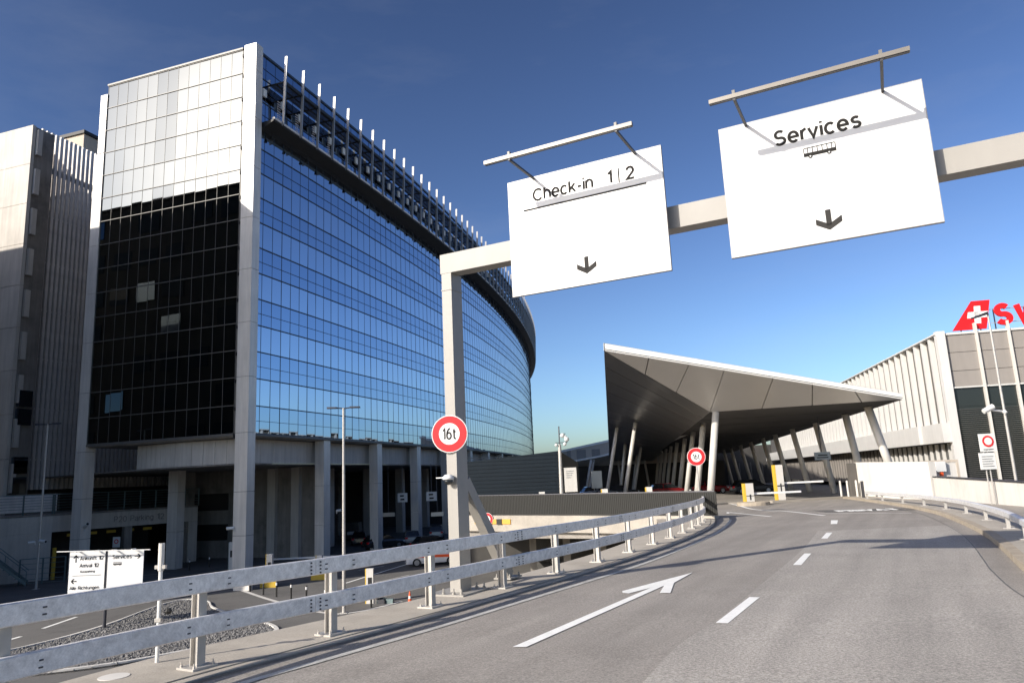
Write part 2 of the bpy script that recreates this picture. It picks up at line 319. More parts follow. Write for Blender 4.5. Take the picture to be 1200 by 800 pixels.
# lane dashes
for q in [[(2.35, 9.47), (2.48, 9.40), (3.47, 11.24), (3.34, 11.31)], [(5.34, 14.97), (5.48, 14.9), (6.48, 16.93), (6.35, 17.0)], [(8.2, 20.61), (8.34, 20.53), (9.29, 22.46), (9.15, 22.54)], [(10.81, 26.18), (11.0, 26.1), (11.9, 28.12), (11.7, 28.26)]]:
    structure(MB().quad(*[on(p, .009) for p in q]).build('lane_dash', 'mark'))
structure(MB().quad(*[on(p, .009) for p in [(-.15, 8.62), (.0, 8.58), (2.74, 13.55), (2.62, 13.62)]]).quad(*[on(p, .010) for p in [(1.60, 12.32), (1.68, 12.2), (2.36, 13.0), (3.25, 14.5), (1.62, 12.5)]]).quad(*[on(p, .011) for p in [(2.16, 12.1), (2.32, 12.05), (2.62, 13.2), (3.25, 14.5), (2.50, 13.3)]]).build('lane_arrow', 'mark'))
def line(pts, w_, name='road_line', m='mark', h=.008): return structure(band(name, off(pts, -w_/2), off(pts, w_/2), h, m))
line(cr([(14.6, 52.5), (13.83, 47.27), (12.81, 41.44), (12.76, 38.49), (13.11, 36.65), (12.83, 31.6)]), .16)
line([(10.71, 38.4), (10.96, 32.79)], .16); line([(10.4, 37.4), (10.75, 38.7), (11.5, 38.3)], .14)
line([(13.3, 33.4), (14.6, 32.0), (15.93, 30.53)], .10)
e = (Vector((16.9, 34.0))-Vector((14.47, 34.6))); e.normalize()
priv = structure(MB().quad(*[on(p, .006) for p in [(13.9, 34.0), (17.7, 32.4), (18.3, 34.6), (14.2, 36.4)]]).build('dark_paint_patch', 'asphalt_dark'))
ex = Vector((e.x, e.y, -.012*e.y)); ey = Vector((-e.y, e.x, 0)) if e.x > 0 else Vector((e.y, -e.x, 0)); ey.z = -.012*ey.y
tx = text_mesh('road_lettering', 'PRIVAT', 1.3, 'mark', None, on((14.6, 34.05), .010), ex, ey*1.0, UP, depth=.004, bold=.16, xs=.36, space=.36)
structure(tx)
# right kerb, walkway
structure(band('right_kerb', RK, off(RK, .2), .13, 'kerb', thick=.4))
structure(band('kerb_gutter', off(RK, -.42), off(RK, -.02), .006, 'asphalt'))
structure(band('right_kerb_seam', off(RK, -.46), off(RK, -.435), .007, 'seam'))
RW = off(RK, .21); RW2 = off(RK, 1.5)
structure(band('right_walkway', RW, RW2, .118, 'concrete', thick=.4))
# drain cover and manhole patch
ms = thing('drain_grate', on((6.35, 9.3)), 'small dark drain grate in the asphalt beside the right kerb', 'drain')
g0 = MB(); c0 = Vector(on((7.25, 10.4), .012))
for k in range(5): g0.obox(c0+Vector((0, -.12+.06*k, 0)), (.22, 0, 0), (0, .018, 0), (0, 0, .006))
ms.location = c0; g0.build('grate', 'dark', ms)
cv = thing('cover_plate', on((-2.95, 9.2)), 'pale oval concrete cover set in the walkway by the nearest rail post', 'cover'); 
MB().lathe(on((-4.25, 7.95), .03), [(.15, 0), (.15, .006), (.0, .008)], 18).build('plate', 'wallw', cv); 

# lower street details
def lg(p, h=.01): return (p[0], p[1], G+h)
def flat(name, poly, h, m):
    return structure(MB().quad(*[lg(p, h) for p in poly]).build(name, m))
gpoly = cr([(-27, 27.2), (-22.5, 28.6), (-18.31, 29.71), (-15.95, 30.85), (-14.25, 32.4), (-12.63, 33.84), (-11.64, 35.39), (-11.79, 36.58), (-12.9, 38.2), (-15.2, 40.6), (-17.9, 43.9), (-19.2, 46.3), (-20.8, 47.6), (-21.7, 46.9), (-21.9, 44), (-21.8, 40), (-22.4, 36), (-24.5, 31)], 4)
def island(name, poly, label):
    t = thing(name, lg(poly[0]), label, 'traffic island')
    MB().prism(poly, G, G+.07).build('bed', 'gravelb', t)
    n = len(poly); b = MB(); 
    cx = sum(p[0] for p in poly)/n; cy = sum(p[1] for p in poly)/n
    for i in range(n):
        a, c = poly[i], poly[(i+1) % n]
        ai = (a[0]+(cx-a[0])*.0+0, a[1]); 
        def inn(p): 
            d = Vector((cx-p[0], cy-p[1])); d.normalize(); return (p[0]+d.x*.22, p[1]+d.y*.22)
        ia, ic = inn(a), inn(c)
        b.hexa([lg(a, 0), lg(c, 0), lg(ic, 0), lg(ia, 0)], [lg(a, .14), lg(c, .14), lg(ic, .14), lg(ia, .14)])
    b.build('kerb', 'wallw', t)
    return t
isl = island('gravel_island', gpoly, 'gravel covered traffic island with pale kerb below the left guard rail')
def inside(p, poly):
    r = False; j = len(poly)-1
    for i in range(len(poly)):
        xi, yi = poly[i]; xj, yj = poly[j]
        if (yi > p[1]) != (yj > p[1]) and p[0] < (xj-xi)*(p[1]-yi)/(yj-yi)+xi: r = not r
        j = i
    return r
gb = MB(); rnd = random.Random(3)
cnt = 0
while cnt < 9000:
    p = (rnd.uniform(-26, -11.5), rnd.uniform(27.5, 48))
    if not inside(p, gpoly): continue
    cnt += 1
    r = rnd.uniform(.03, .085); c = Vector((p[0], p[1], G+.08)); a = rnd.uniform(0, 6.28)
    i = len(gb.v)
    for k in range(4): gb.v.append(tuple(c+Vector((r*math.cos(a+k*1.57)*rnd.uniform(.7, 1.3), r*math.sin(a+k*1.57)*rnd.uniform(.7, 1.3), rnd.uniform(-.02, .02)))))
    gb.v.append(tuple(c+Vector((rnd.uniform(-.02, .02), rnd.uniform(-.02, .02), r*rnd.uniform(.5, 1.1)))))
    gb.f += [(i+k, i+(k+1) % 4, i+4) for k in range(4)]
gs_ = gb.build('loose_gravel', 'gravel', isl, stuff=True)
def lline(pts, w_, name='street_line', m='markworn', k=1):
    pts = cr(pts) if k else pts
    L, Rr = off(pts, -w_/2), off(pts, w_/2); b = MB()
    for i in range(len(pts)-1): b.quad(lg(L[i], .012), lg(Rr[i], .012), lg(Rr[i+1], .012), lg(L[i+1], .012))
    return structure(b.build(name, m))
for a, b in [((-25.2, 36.2), (-25.05, 38.0)), ((-25.25, 40.0), (-25.45, 43.3)), ((-25.7, 45.6), (-26.2, 49.5)), ((-26.8, 52), (-28, 56)), ((-25.2, 30), (-25.1, 33.5))]: lline([a, b], .22, 'street_dash', 'mark', 0)
lline([(-7.0, 43.5), (-8.39, 41.2), (-9.66, 40.3), (-10.59, 40.76), (-12.33, 42.5), (-15.93, 47.03), (-18.85, 51.04), (-20.6, 53.2), (-20.9, 54.6), (-20.0, 55.5)], .28, 'street_kerb_line', 'wallw')
lline([(-12.3, 52.57), (-10.73, 58.59), (-9.43, 63.25)], .2, m='mark'); lline([(-13.02, 59.97), (-11.39, 62.19)], .2)
lline([(-20.5, 57), (-26, 49.5)], .2); lline([(-12.5, 48), (-8.3, 55.5)], .18); lline([(-44, 60.5), (-30, 64.2)], .15)

# ------------------------------------------------------------------ glass operations building
CX, CY, RR = -425.42, 204.04, 429.98
ROWS = [39.47-2.2164*i for i in range(16)]
fn = Vector((math.cos(-1.2485), -math.sin(-1.2485), 0))     # away from the street
ft = Vector((fn.y, -fn.x, 0))                                # along the left face to the right
F0 = Vector((-36.63, 62.27, 0)); F1 = Vector((-22.25, 57.47, 0)); FW = (F1-F0).length
A0 = math.asin((57.6-CY)/RR)
def arc(a, dr=0, z=0): return Vector((CX+(RR+dr)*math.cos(a), CY+(RR+dr)*math.sin(a), z))
ZB, ZT = ROWS[15], ROWS[0]
ob = thing('office_building', (-21.3, 57.2, G), 'tall glass office block with curved blue right side and fins along its roof edge', 'building')
# inner mass behind the panes
A1 = R_(3.5)
poly = [(F0+fn*.25)[:2], (F1+fn*.25+ft*.2)[:2]]+[arc(A0+(A1-A0)*k/40, -.3)[:2] for k in range(41)]+[(-25, 236), (-31.2, 80.5)]
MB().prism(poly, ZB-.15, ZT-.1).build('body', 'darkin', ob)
# left face panes
NC = 13; cw = FW/NC; rnd = random.Random(5)
pw, ph = cw-.02, 2.2164-.025
def pane_mesh(m, w_, h_, name):
    me = bpy.data.meshes.new(name); b = MB().box(-w_/2, w_/2, -.02, .02, -h_/2, h_/2); me.from_pydata(b.v, [], b.f); me.materials.append(MT[m]); return me
pmL = pane_mesh('glassL', pw, ph, 'window_pane'); pmL2 = pane_mesh('glassLd', pw, ph, 'window_pane')
angL = math.atan2(ft.y, ft.x)
def put(me, name, c, rz, parent, wob=.0025):
    o = bpy.data.objects.new(name, me); COL.objects.link(o); o.parent = parent; o.location = Vector(c)-parent.location
    o.rotation_euler = (rnd.gauss(0, wob), 0, rz+rnd.gauss(0, wob)); return o
for i in range(15):
    for j in range(NC):
        put(pmL2 if j in (5, 6) and i in (0, 1, 2, 3, 5) else pmL, 'window_pane', F0+ft*(cw*(j+.5))+UP*((ROWS[i]+ROWS[i+1])/2), angL, ob, .0022)
for i in range(16): MB().obox(F0+ft*(FW/2)+UP*ROWS[i]-fn*.03, ft*(FW/2), fn*.05, UP*.026).build('mullion', 'mull', ob)
for j in range(NC+1): MB().obox(F0+ft*(cw*j)+UP*((ZT+ZB)/2)-fn*.01, ft*.012, fn*.03, UP*((ZT-ZB)/2)).build('mullion', 'mull', ob)
# roof cap + parapet
MB().obox(F0+ft*(FW/2)+UP*(ZT+.12)-fn*.02, ft*(FW/2+.05), fn*.12, UP*.08).build('roof_cap', 'mull', ob)
rc = MB()
for k in range(60):
    a, b = A0+(A1-A0)*k/60, A0+(A1-A0)*(k+1)/60
    rc.hexa([arc(a, -.5, ZT), arc(a, .1, ZT), arc(b, .1, ZT), arc(b, -.5, ZT)], [arc(a, -.5, ZT+.2), arc(a, .1, ZT+.2), arc(b, .1, ZT+.2), arc(b, -.5, ZT+.2)])
rc.build('roof_cap', 'mulld', ob)
MB().prism(poly, ZT-.08, ZT+.05).build('roof', 'castdark', ob)
# right curved face panes
da = 1.28/RR; NA = int((A1-A0)/da)
pmR = {0: pane_mesh('glassR', 1.28-.02, ph, 'curtain_wall_pane'), 1: pane_mesh('glassR2', 1.28-.02, ph, 'curtain_wall_pane')}
bulk = {0: MB(), 1: MB()}
for i in range(15):
    kd = i % 2
    for j in range(NA):
        a = A0+da*(j+.5); c = arc(a, -.03, (ROWS[i]+ROWS[i+1])/2)
        if j < 7: put(pmR[kd], 'curtain_wall_pane', c, a+math.pi/2, ob, .003)
        else:
            t = Vector((-math.sin(a), math.cos(a), 0)); n = Vector((math.cos(a), math.sin(a), 0)); e1, e2 = rnd.gauss(0, .0022), rnd.gauss(0, .0022)
            bulk[kd].obox(c, (t+n*e1)*.62, n*.02, (UP+n*e2)*(ph/2))
for kd in (0, 1): bulk[kd].build('curtain_wall_panes', ('glassR', 'glassR2')[kd], ob, stuff=True)
for i in range(16):
    b = MB(); NS = 80
    pts = [arc(A0+(A1-A0)*k/NS, .02, ROWS[i]) for k in range(NS+1)]; h = .038
    b.sweep(pts, [(-.03, -h), (.03, -h), (.03, h), (-.03, h)]); b.build('mullion', 'mulld', ob)
for i in range(0, 15, 2):
    b = MB(); pts = [arc(A0+(A1-A0)*k/80, .0, (ROWS[i]+ROWS[i+1])/2-.1) for k in range(81)]
    b.sweep(pts, [(-.03, -.014), (.03, -.014), (.03, .014), (-.03, .014)]); b.build('mullion', 'mulld', ob)
vm = MB()
for j in range(NA+1):
    a = A0+da*j; t = Vector((-math.sin(a), math.cos(a), 0)); n = Vector((math.cos(a), math.sin(a), 0)); wd = .026 if j % 3 == 0 else .013
    vm.obox(arc(a, -.01, (ZT+ZB)/2), t*wd, n*.018, UP*((ZT-ZB)/2))
vm.build('mullions', 'mulld', ob, stuff=True)
# ledge, spotlights, fins, front beam, arms, grille
LZ = ROWS[3]
b = MB(); pts = [arc(A0+.0012+(A1-A0-.0012)*k/90, 0, 0) for k in range(91)]
b.sweep(pts, [(-.05, LZ+.05), (-.05, LZ-.45), (.55, LZ-.45), (1.5, LZ-.02), (1.5, LZ+.3), (1.35, LZ+.3), (1.35, LZ+.1)][::-1]); b.build('ledge', 'dark', ob)
b = MB(); b.sweep(pts, [(1.52, LZ+.12), (1.58, LZ+.12), (1.58, LZ+.3), (1.52, LZ+.3)]); b.build('ledge_rim', 'louv', ob)
FB_Z = 36.9; fa0 = R_(-19.7); fst = R_(.335)
b = MB(); pts = [arc(fa0+(A1-fa0)*k/90, 1.72, FB_Z) for k in range(91)]
b.sweep(pts, [(-.09, -.14), (.09, -.14), (.09, .14), (-.09, .14)]); b.build('front_beam', 'dark', ob)
b = MB(); pts = [arc(fa0+(A1-fa0)*k/90, .85, FB_Z-.05) for k in range(91)]
b.sweep(pts, [(-.05, -.05), (.05, -.05), (.05, .05), (-.05, .05)]); b.build('front_beam', 'dark', ob)
b = MB()
for q in range(11):
    pts = [arc(fa0+(A1-fa0)*k/90, .18+.14*q, FB_Z+.02) for k in range(91)]; b.sweep(pts, [(-.045, -.015), (.045, -.015), (.045, .015), (-.045, .015)])
b.build('roof_grille', 'dark', ob, stuff=True)
finm = bpy.data.meshes.new('fin'); fb = MB(); fb.hexa([(-.05, -.06, 0), (.17, -.06, 0), (.17, .06, 0), (-.05, .06, 0)], [(.21, -.05, 6.5), (.45, -.05, 6.5), (.45, .05, 6.5), (.21, .05, 6.5)]); finm.from_pydata(fb.v, [], fb.f); finm.materials.append(MT['fin'])
armm = bpy.data.meshes.new('arm'); fb = MB(); fb.box(-1.75, .0, -.05, .05, -.06, .06); armm.from_pydata(fb.v, [], fb.f); armm.materials.append(MT['dark'])
spm = bpy.data.meshes.new('spotlight'); fb = MB(); fb.tube((0, 0, 0), (0, 0, -.35), .03, n=6).lathe((0, 0, -.35), [(.07, 0), (.16, -.3), (.14, -.32)], 8); spm.from_pydata(fb.v, [], fb.f); spm.materials.append(MT['dark'])
wdm = bpy.data.meshes.new('roof_floodlight'); fb = MB(); fb.box(-.08, .08, -.22, .22, -.35, .35); wdm.from_pydata(fb.v, [], fb.f); wdm.materials.append(MT['fascia'])
nf = int((A1-fa0)/fst)
for k in range(nf+1):
    a = fa0+fst*k
    for me, nm, dr, z in ((finm, 'fin', 1.6, 32.8), (armm, 'arm', 1.72, FB_Z)):
        o = bpy.data.objects.new(nm, me); COL.objects.link(o); o.parent = ob; o.location = arc(a, dr, z)-ob.location; o.rotation_euler = (0, 0, a)
    if k % 1 == 0 and k < 40:
        o = bpy.data.objects.new('spotlight', spm); COL.objects.link(o); o.parent = ob; o.location = arc(a+fst*.1, .35, LZ-.42)-ob.location
    if k < 26:
        o = bpy.data.objects.new('roof_floodlight', wdm); COL.objects.link(o); o.parent = ob; o.location = arc(a-fst*.35, .35, 35.7)-ob.location; o.rotation_euler = (0, 0, a)
# ladder rungs beside the first fins
lb = MB()
for k in range(4):
    a = fa0+fst*k-fst*.12
    for q in range(8): lb.obox(arc(a, 1.45, 33.3+.22*q), Vector((-math.sin(a), math.cos(a), 0))*.22, Vector((math.cos(a), math.sin(a), 0))*.03, UP*.02)
lb.build('ladder', 'louv', ob, stuff=True)
# corner pillar in stacked panels, left pillar
def pillar(x0, x1, dep, zs, proud, m='clad', gap=.02):
    for a, b_ in zip(zs, zs[1:]):
        p = [F0+ft*x0-fn*proud, F0+ft*x1-fn*proud, F0+ft*x1+fn*dep, F0+ft*x0+fn*dep]
        MB().prism([q[:2] for q in p], a+gap, b_-gap).build('pillar_panel', m, ob)
    p = [F0+ft*(x0+.05)-fn*(proud-.05), F0+ft*(x1-.05)-fn*(proud-.05), F0+ft*(x1-.05)+fn*(dep-.05), F0+ft*(x0+.05)+fn*(dep-.05)]
    MB().prism([q[:2] for q in p], zs[0], zs[-1]-.05).build('pillar_core', 'castdark', ob)
xr = (Vector((-22.02, 57.4, 0))-F0).dot(ft)
zs = [G, -1.6, 1.7, ROWS[15]+.02]+[ROWS[15-2*k]+.02 for k in range(1, 8)]+[ZT+.35]
pillar(xr, xr+1.2, .8, zs, .12)
MB().prism([q[:2] for q in [F0+ft*(xr-.36)+fn*.0, F0+ft*xr+fn*.0, F0+ft*xr+fn*.5, F0+ft*(xr-.36)+fn*.5]], ZB, ZT+.1).build('recess_post', 'mull', ob)
rb = MB()
for k in range(16):
    rb.obox(F0+ft*(xr-.16)-fn*.06+UP*(ROWS[k]-.3 if k else ZT-.6), ft*.05, fn*.07, UP*.14)
rb.build('recess_clips', 'dark', ob, stuff=True)
pillar(-1.1, -.02, .9, [G, -1.6, 1.7, 5.6, 10.66, 15.09, 19.52, 23.96, 28.39, 32.8], .12)
pillar(-.8, -.02, .9, [32.84, 36, 38.7], .12)
# soffit and recessed fascia panels
pso = [(F0+fn*.1)[:2], (F1+fn*.1+ft*.9)[:2]]+[arc(A0+(A1-A0)*k/40, -.1)[:2] for k in range(1, 41)]+[(-25, 236), (-31.2, 80.5)]
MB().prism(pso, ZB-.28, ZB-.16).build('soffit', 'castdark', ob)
b = MB(); b.obox(F0+ft*(FW/2)+UP*(ZB-.12)-fn*.02, ft*(FW/2), fn*.1, UP*.07); b.build('bottom_rail', 'mull', ob)
b = MB(); b.sweep([arc(A0+(A1-A0)*k/80, .02, ZB-.12) for k in range(81)], [(-.1, -.07), (.1, -.07), (.1, .07), (-.1, .07)]); b.build('bottom_rail', 'mull', ob)
FZ0, FZ1 = 3.95, 5.9
def fas(p, q, th=.15):
    d = (q-p).normalized(); nn = Vector((-d.y, d.x, 0)); 
    me = MB().prism([(p+d*.012)[:2], (q-d*.012)[:2], (q-d*.012+nn*th)[:2], (p+d*.012+nn*th)[:2]], FZ0, FZ1); me.build('fascia_panel', 'cast', ob)
q0 = F0+ft*3.9+fn*1.6; q1 = F0+ft*9.1+fn*.9; q2 = F0+ft*(xr+.3)+fn*1.4
for a, b_, k in ((q0, q1, 9), (q1, q2, 6)):
    for j in range(k): fas(a+(b_-a)*(j/k), a+(b_-a)*((j+1)/k))
MB().prism([q0[:2], (q0+fn*6)[:2], (q0+fn*6+ft*.2)[:2], (q0+ft*.2)[:2]], FZ0, FZ1).build('fascia_panel', 'cast', ob)
aa = A0+.004; nfp = 60
for j in range(nfp):
    a, b_ = aa+j*.0038, aa+(j+1)*.0038; fas(arc(a, -1.5), arc(b_, -1.5))
pf = [q0[:2], q1[:2], q2[:2]]+[arc(aa+k*.01, -1.6)[:2] for k in range(23)]+[(-60, 160), (-60, 80)]
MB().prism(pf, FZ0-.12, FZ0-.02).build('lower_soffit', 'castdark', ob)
# street columns along the curve and inside
def column(c, w_, d_, z0, z1, rz, name='column', m='clad'):
    u = Vector((math.cos(rz), math.sin(rz), 0)); v = Vector((-u.y, u.x, 0))
    zz = [z0, -1.6, 1.9, z1] if z1 > 3 else [z0, -1.6, z1]
    for a, b_ in zip(zz, zz[1:]): MB().obox(c+UP*((a+b_)/2), u*(w_/2), v*(d_/2), UP*((b_-a)/2-.012)).build(name, m, ob)
for k in range(1, 9):
    a = A0+(10.1*k+.9)/RR; column(arc(a, -.55), .95, 1.05, G, ZB-.2, a)
for k in range(1, 8):
    a = A0+(5.5+10.1*k)/RR; column(arc(a, -9.0), 1.0, 1.0, G, FZ0-.1, a, m='cast')
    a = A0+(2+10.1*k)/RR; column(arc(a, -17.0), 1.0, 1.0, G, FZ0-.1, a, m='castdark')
cb = Vector((-31.4, 67.9, 0)); column(cb, 1.1, .9, G, FZ0-.1, angL, m='cast')
# core walls, with dark louvre openings
cw0 = F0+ft*-3.6+fn*15.5; cw1 = F0+ft*12.7+fn*15.5
MB().prism([cw0[:2], cw1[:2], (cw1+fn*1)[:2], (cw0+fn*1)[:2]], G, FZ0-.12).build('core_wall', 'castdark', ob)
for zz in ((-.1, 1.6), (-3.1, -1.5)):
    p0 = cw0+ft*.7-fn*.06; p1 = cw0+ft*5.5-fn*.06
    lv = MB().prism([p0[:2], p1[:2], (p1+fn*.05)[:2], (p0+fn*.05)[:2]], *zz).build('vent_louvre', 'dark', ob)
for px_ in (7.6, 10.4):
    p0 = cw0+ft*(px_+3)-fn*.5; MB().prism([p0[:2], (p0+ft*.9)[:2], (p0+ft*.9+fn*.5)[:2], (p0+fn*.5)[:2]], G, FZ0-.12).build('core_pier', 'cast', ob)
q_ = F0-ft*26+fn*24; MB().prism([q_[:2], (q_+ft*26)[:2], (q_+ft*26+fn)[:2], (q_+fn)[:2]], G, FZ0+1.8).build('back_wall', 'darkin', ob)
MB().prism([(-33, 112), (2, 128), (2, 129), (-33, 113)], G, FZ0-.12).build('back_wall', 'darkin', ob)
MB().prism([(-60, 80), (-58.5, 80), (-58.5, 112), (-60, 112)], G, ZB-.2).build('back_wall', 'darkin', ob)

# ------------------------------------------------------------------ left tower with concrete panels, roof hut, vertical louvre screen, deck and portal
tw = thing('concrete_tower', (-45, 60, G), 'grey concrete panel tower at the left edge beside the louvre screen', 'building')
tc_ = Vector((-45.9, 65.7, 0)); tb = 4.05; tz = 37.9
for i in range(10):
    z1 = tz-tb*i; z0 = z1-tb
    for j in range(3):
        p0 = tc_-ft*(7.0*(j+1)); p1 = tc_-ft*(7.0*j)
        MB().prism([(p0+ft*.015)[:2], (p1-ft*.015)[:2], (p1-ft*.015+fn*.35)[:2], (p0+ft*.015+fn*.35)[:2]], z0+.02, z1-.02).build('wall_panel', 'cast', tw)
MB().prism([(tc_-ft*21+fn*.33)[:2], (tc_-ft*.12+fn*.33)[:2], (tc_-ft*.12+fn*2.4)[:2], (tc_-ft*21+fn*2.4)[:2]], G, tz-.05).build('side_wall', 'castdark', tw)
for z in (-.2, 1.6, 6.0, 7.7): MB().prism([(tc_-ft*.1+fn*.6)[:2], (tc_+ft*.3+fn*.6)[:2], (tc_+ft*.3+fn*1.9)[:2], (tc_-ft*.1+fn*1.9)[:2]], z+2.6, z+4.1).build('window', 'glassR2', tw)
for i in range(9):
    z1 = tz-tb*i-.4; MB().prism([(tc_+fn*.4)[:2], (tc_+ft*.28+fn*.4)[:2], (tc_+ft*.28+fn*.9)[:2], (tc_+fn*.9)[:2]], z1-2.6, z1).build('side_pier', 'cast', tw)
hb = thing('plant_building', (-45, 75, G), 'beige rooftop block rising behind the tall louvre screen', 'building')
h0 = Vector((-48.1, 77.4, 0))
hp = [(h0-ft*14)[:2], h0[:2], (h0+fn*14)[:2], (h0-ft*14+fn*14)[:2]]
MB().prism(hp, 36.0, 42.9).build('upper_wall', 'tan', hb)
MB().prism([(h0-ft*14+fn*.4)[:2], (h0-ft*.4+fn*.4)[:2], (h0-ft*.4+fn*14)[:2], (h0-ft*14+fn*14)[:2]], G, 35.98).build('lower_wall', 'darkin', hb)
MB().prism([(h0-ft*14.2-fn*.2)[:2], (h0-fn*.2+ft*.2)[:2], (h0+fn*14.2+ft*.2)[:2], (h0-ft*14.2+fn*14.2)[:2]], 42.92, 43.3).build('roof', 'dark', hb)
MB().prism([(h0-ft*14.1-fn*.1)[:2], (h0-fn*.1+ft*.1)[:2], (h0+fn*.0+ft*.1)[:2], (h0-ft*14.1)[:2]], 38.8, 39.0).build('wall_seam', 'dark', hb)
ls = thing('louvre_screen', (-46.9, 68.7, 2.77), 'tall screen of vertical metal slats between concrete tower and glass block', 'screen')
l0 = Vector((-46.9, 68.7, 0)); slm = bpy.data.meshes.new('slat'); fb = MB().box(-.15, .15, -.12, .12, 0, 36.2); slm.from_pydata(fb.v, [], fb.f); slm.materials.append(MT['louv'])
sls = bpy.data.meshes.new('slat_short'); fb = MB().box(-.15, .15, -.12, .12, 0, 9.5); sls.from_pydata(fb.v, [], fb.f); sls.materials.append(MT['louv'])
angN = math.atan2(fn.y, fn.x)
for k in range(36):
    o = bpy.data.objects.new('slat', slm if k < 16 else sls); COL.objects.link(o); o.parent = ls; o.location = l0+fn*(.525*k)+UP*2.77-ls.location; o.rotation_euler = (0, 0, angN)
for z in (5.6, 10.5, 15.4, 20.3, 25.2, 30.1, 35.0):
    MB().obox(l0+fn*3.9+UP*z-ft*.2, fn*3.9, ft*.06, UP*(.08 if z < 34 else .3)).build('rail', 'louv' if z < 34 else 'dark', ls)
MB().obox(l0+fn*8.3+UP*2.55-ft*.0, fn*8.4, ft*.12, UP*.12).build('rail', 'dark', ls)
MB().obox(l0+fn*9+UP*17-ft*1.6, fn*9, ft*.1, UP*14.3).build('backing', 'darkin', ls)
# portal / deck
pt = thing('parking_portal', (-39.9, 63.5, G), 'stained concrete garage portal with dark entrance under the left deck', 'garage')
PA = Vector((-46.5, 58.7, 0)); PB = Vector((-39.9, 63.5, 0)); PC = Vector((-32.3, 74.6, 0)); pd = (PC-PB).normalized(); pn = Vector((-pd.y, pd.x, 0))
def pw_(a, b_, z0, z1, th=.5, m='cast', name='wall'): 
    d = (b_-a).normalized(); nn = Vector((-d.y, d.x, 0)); return MB().prism([a[:2], b_[:2], (b_+nn*th)[:2], (a+nn*th)[:2]], z0, z1).build(name, m, pt)
pw_(PA-(PB-PA)*1.5, PB, G, -.98, 1.0, name='side_wall')
pw_(PA-(PB-PA)*1.5, PC, -.95, .38, .6, name='lintel') if False else None
pw_(PA-(PB-PA)*1.5, PB, -.97, .38, 1.0, name='lintel'); pw_(PB, PC, -.96, .38, .6, name='lintel')
pw_(PC-pd*.9, PC, G, -.98, .6, name='pier'); pw_(PB+pd*6.2, PB+pd*6.9, G, -.98, .5, 'castdark', 'pier')
pw_(PB+pn*3+pd*.6, PC+pn*9, G, -.5, .3, 'darkin', 'back_wall')
MB().prism([(PA-(PB-PA)*1.5)[:2], PB[:2], PC[:2], (PC+pn*10)[:2], (PB+pn*14)[:2], (PA-(PB-PA)*1.5+Vector((-2, 9, 0)))[:2]], .39, .55).build('deck', 'castdark', pt)
for k in range(5):
    p = PB+pd*(2.2+1.7*k)+pn*1.2; MB().obox(p+UP*-1.35, pd*.42, pn*.03, UP*.12).build('height_marker', 'yellow', pt)
MB().obox(PB+pd*.2-pn*.25+UP*(G+1.3), pd*.12, pn*.1, UP*1.3).build('corner_guard', 'yellow', pt)
text_mesh('lettering', 'P20 Parking 1|2', .48, 'panel', pt, PB+pd*5.2-pn*.02+UP*-.5, pd, UP, -pn, depth=.012)
rl = thing('deck_railing', (-39.9, 63.5, .55), 'teal steel railing along the deck above the garage portal', 'railing')
def railing(a, b_, z, h, n, parent, m='teal', hz=(1, .75, .5, .25), post=.045):
    d = (b_-a)
    for k in range(n+1): MB().obox(a+d*(k/n)+UP*(z+h/2), (post, 0, 0), (0, post, 0), UP*(h/2)).build('post', m, parent)
    for f_ in hz: MB().tube(a+UP*(z+h*f_), b_+UP*(z+h*f_), .035 if f_ == 1 else .018, n=6).build('rail', m, parent)
railing(PB-pn*.1+pd*.05, PC-pn*.1, .55, 1.65, 9, rl, hz=(1, .86, .72, .58, .44, .3, .14)); railing(PA-(PB-PA)*.3-UP*0, PB-pd*.05, .55, 1.65, 5, rl, hz=(1, .86, .72, .58, .44, .3, .14))
MB().obox((PA+PB)/2+Vector((0, 1.2, 0))+UP*1.5, (PB-PA)*.45, pn*.02, UP*.75).build('mesh_panel', 'louv', rl)
# stairs at the far left
st = thing('steel_stair', (-41.5, 59.6, G), 'teal steel stair climbing along the concrete wall at far left', 'stairs')
s0 = Vector((-39.9, 60.9, G)); s1 = Vector((-45.2, 58.4, .4)); sdv = s1-s0; sp = Vector((sdv.y, -sdv.x, 0)).normalized()
for k in range(14):
    c = s0+sdv*((k+.5)/14); MB().obox(c-sp*.6, Vector((sdv.x, sdv.y, 0)).normalized()*.16, sp*.55, UP*.025).build('tread', 'teal', st)
for q in (0, -1.2):
    MB().slab([s0+sp*q, s1+sp*q, s1+sp*q+UP*.3, s0+sp*q+UP*.3], sp, .05).build('stringer', 'teal', st)
    MB().tube(s0+sp*q+UP*1.1, s1+sp*q+UP*1.1, .03, n=6).build('handrail', 'teal', st)
for k in range(5): MB().tube(s0+sdv*(k/4)-sp*1.2, s0+sdv*(k/4)-sp*1.2+UP*1.1, .03, n=6).build('post', 'teal', st)
for x, y in ((-41.6, 58.9), (-44.3, 58.4)): MB().obox((x, y, G+2.6), (.09, 0, 0), (0, .09, 0), UP*2.6).build('support_post', 'teal', st)
fc = thing('wire_fence', (-38.6, 60.9, G), 'teal mesh fence panels at the foot of the steel stair', 'fence')
railing(Vector((-40.2, 60.2, 0)), Vector((-37.4, 61.6, 0)), G, 2.0, 2, fc, hz=(1, .8, .6, .4, .2, .05)); 

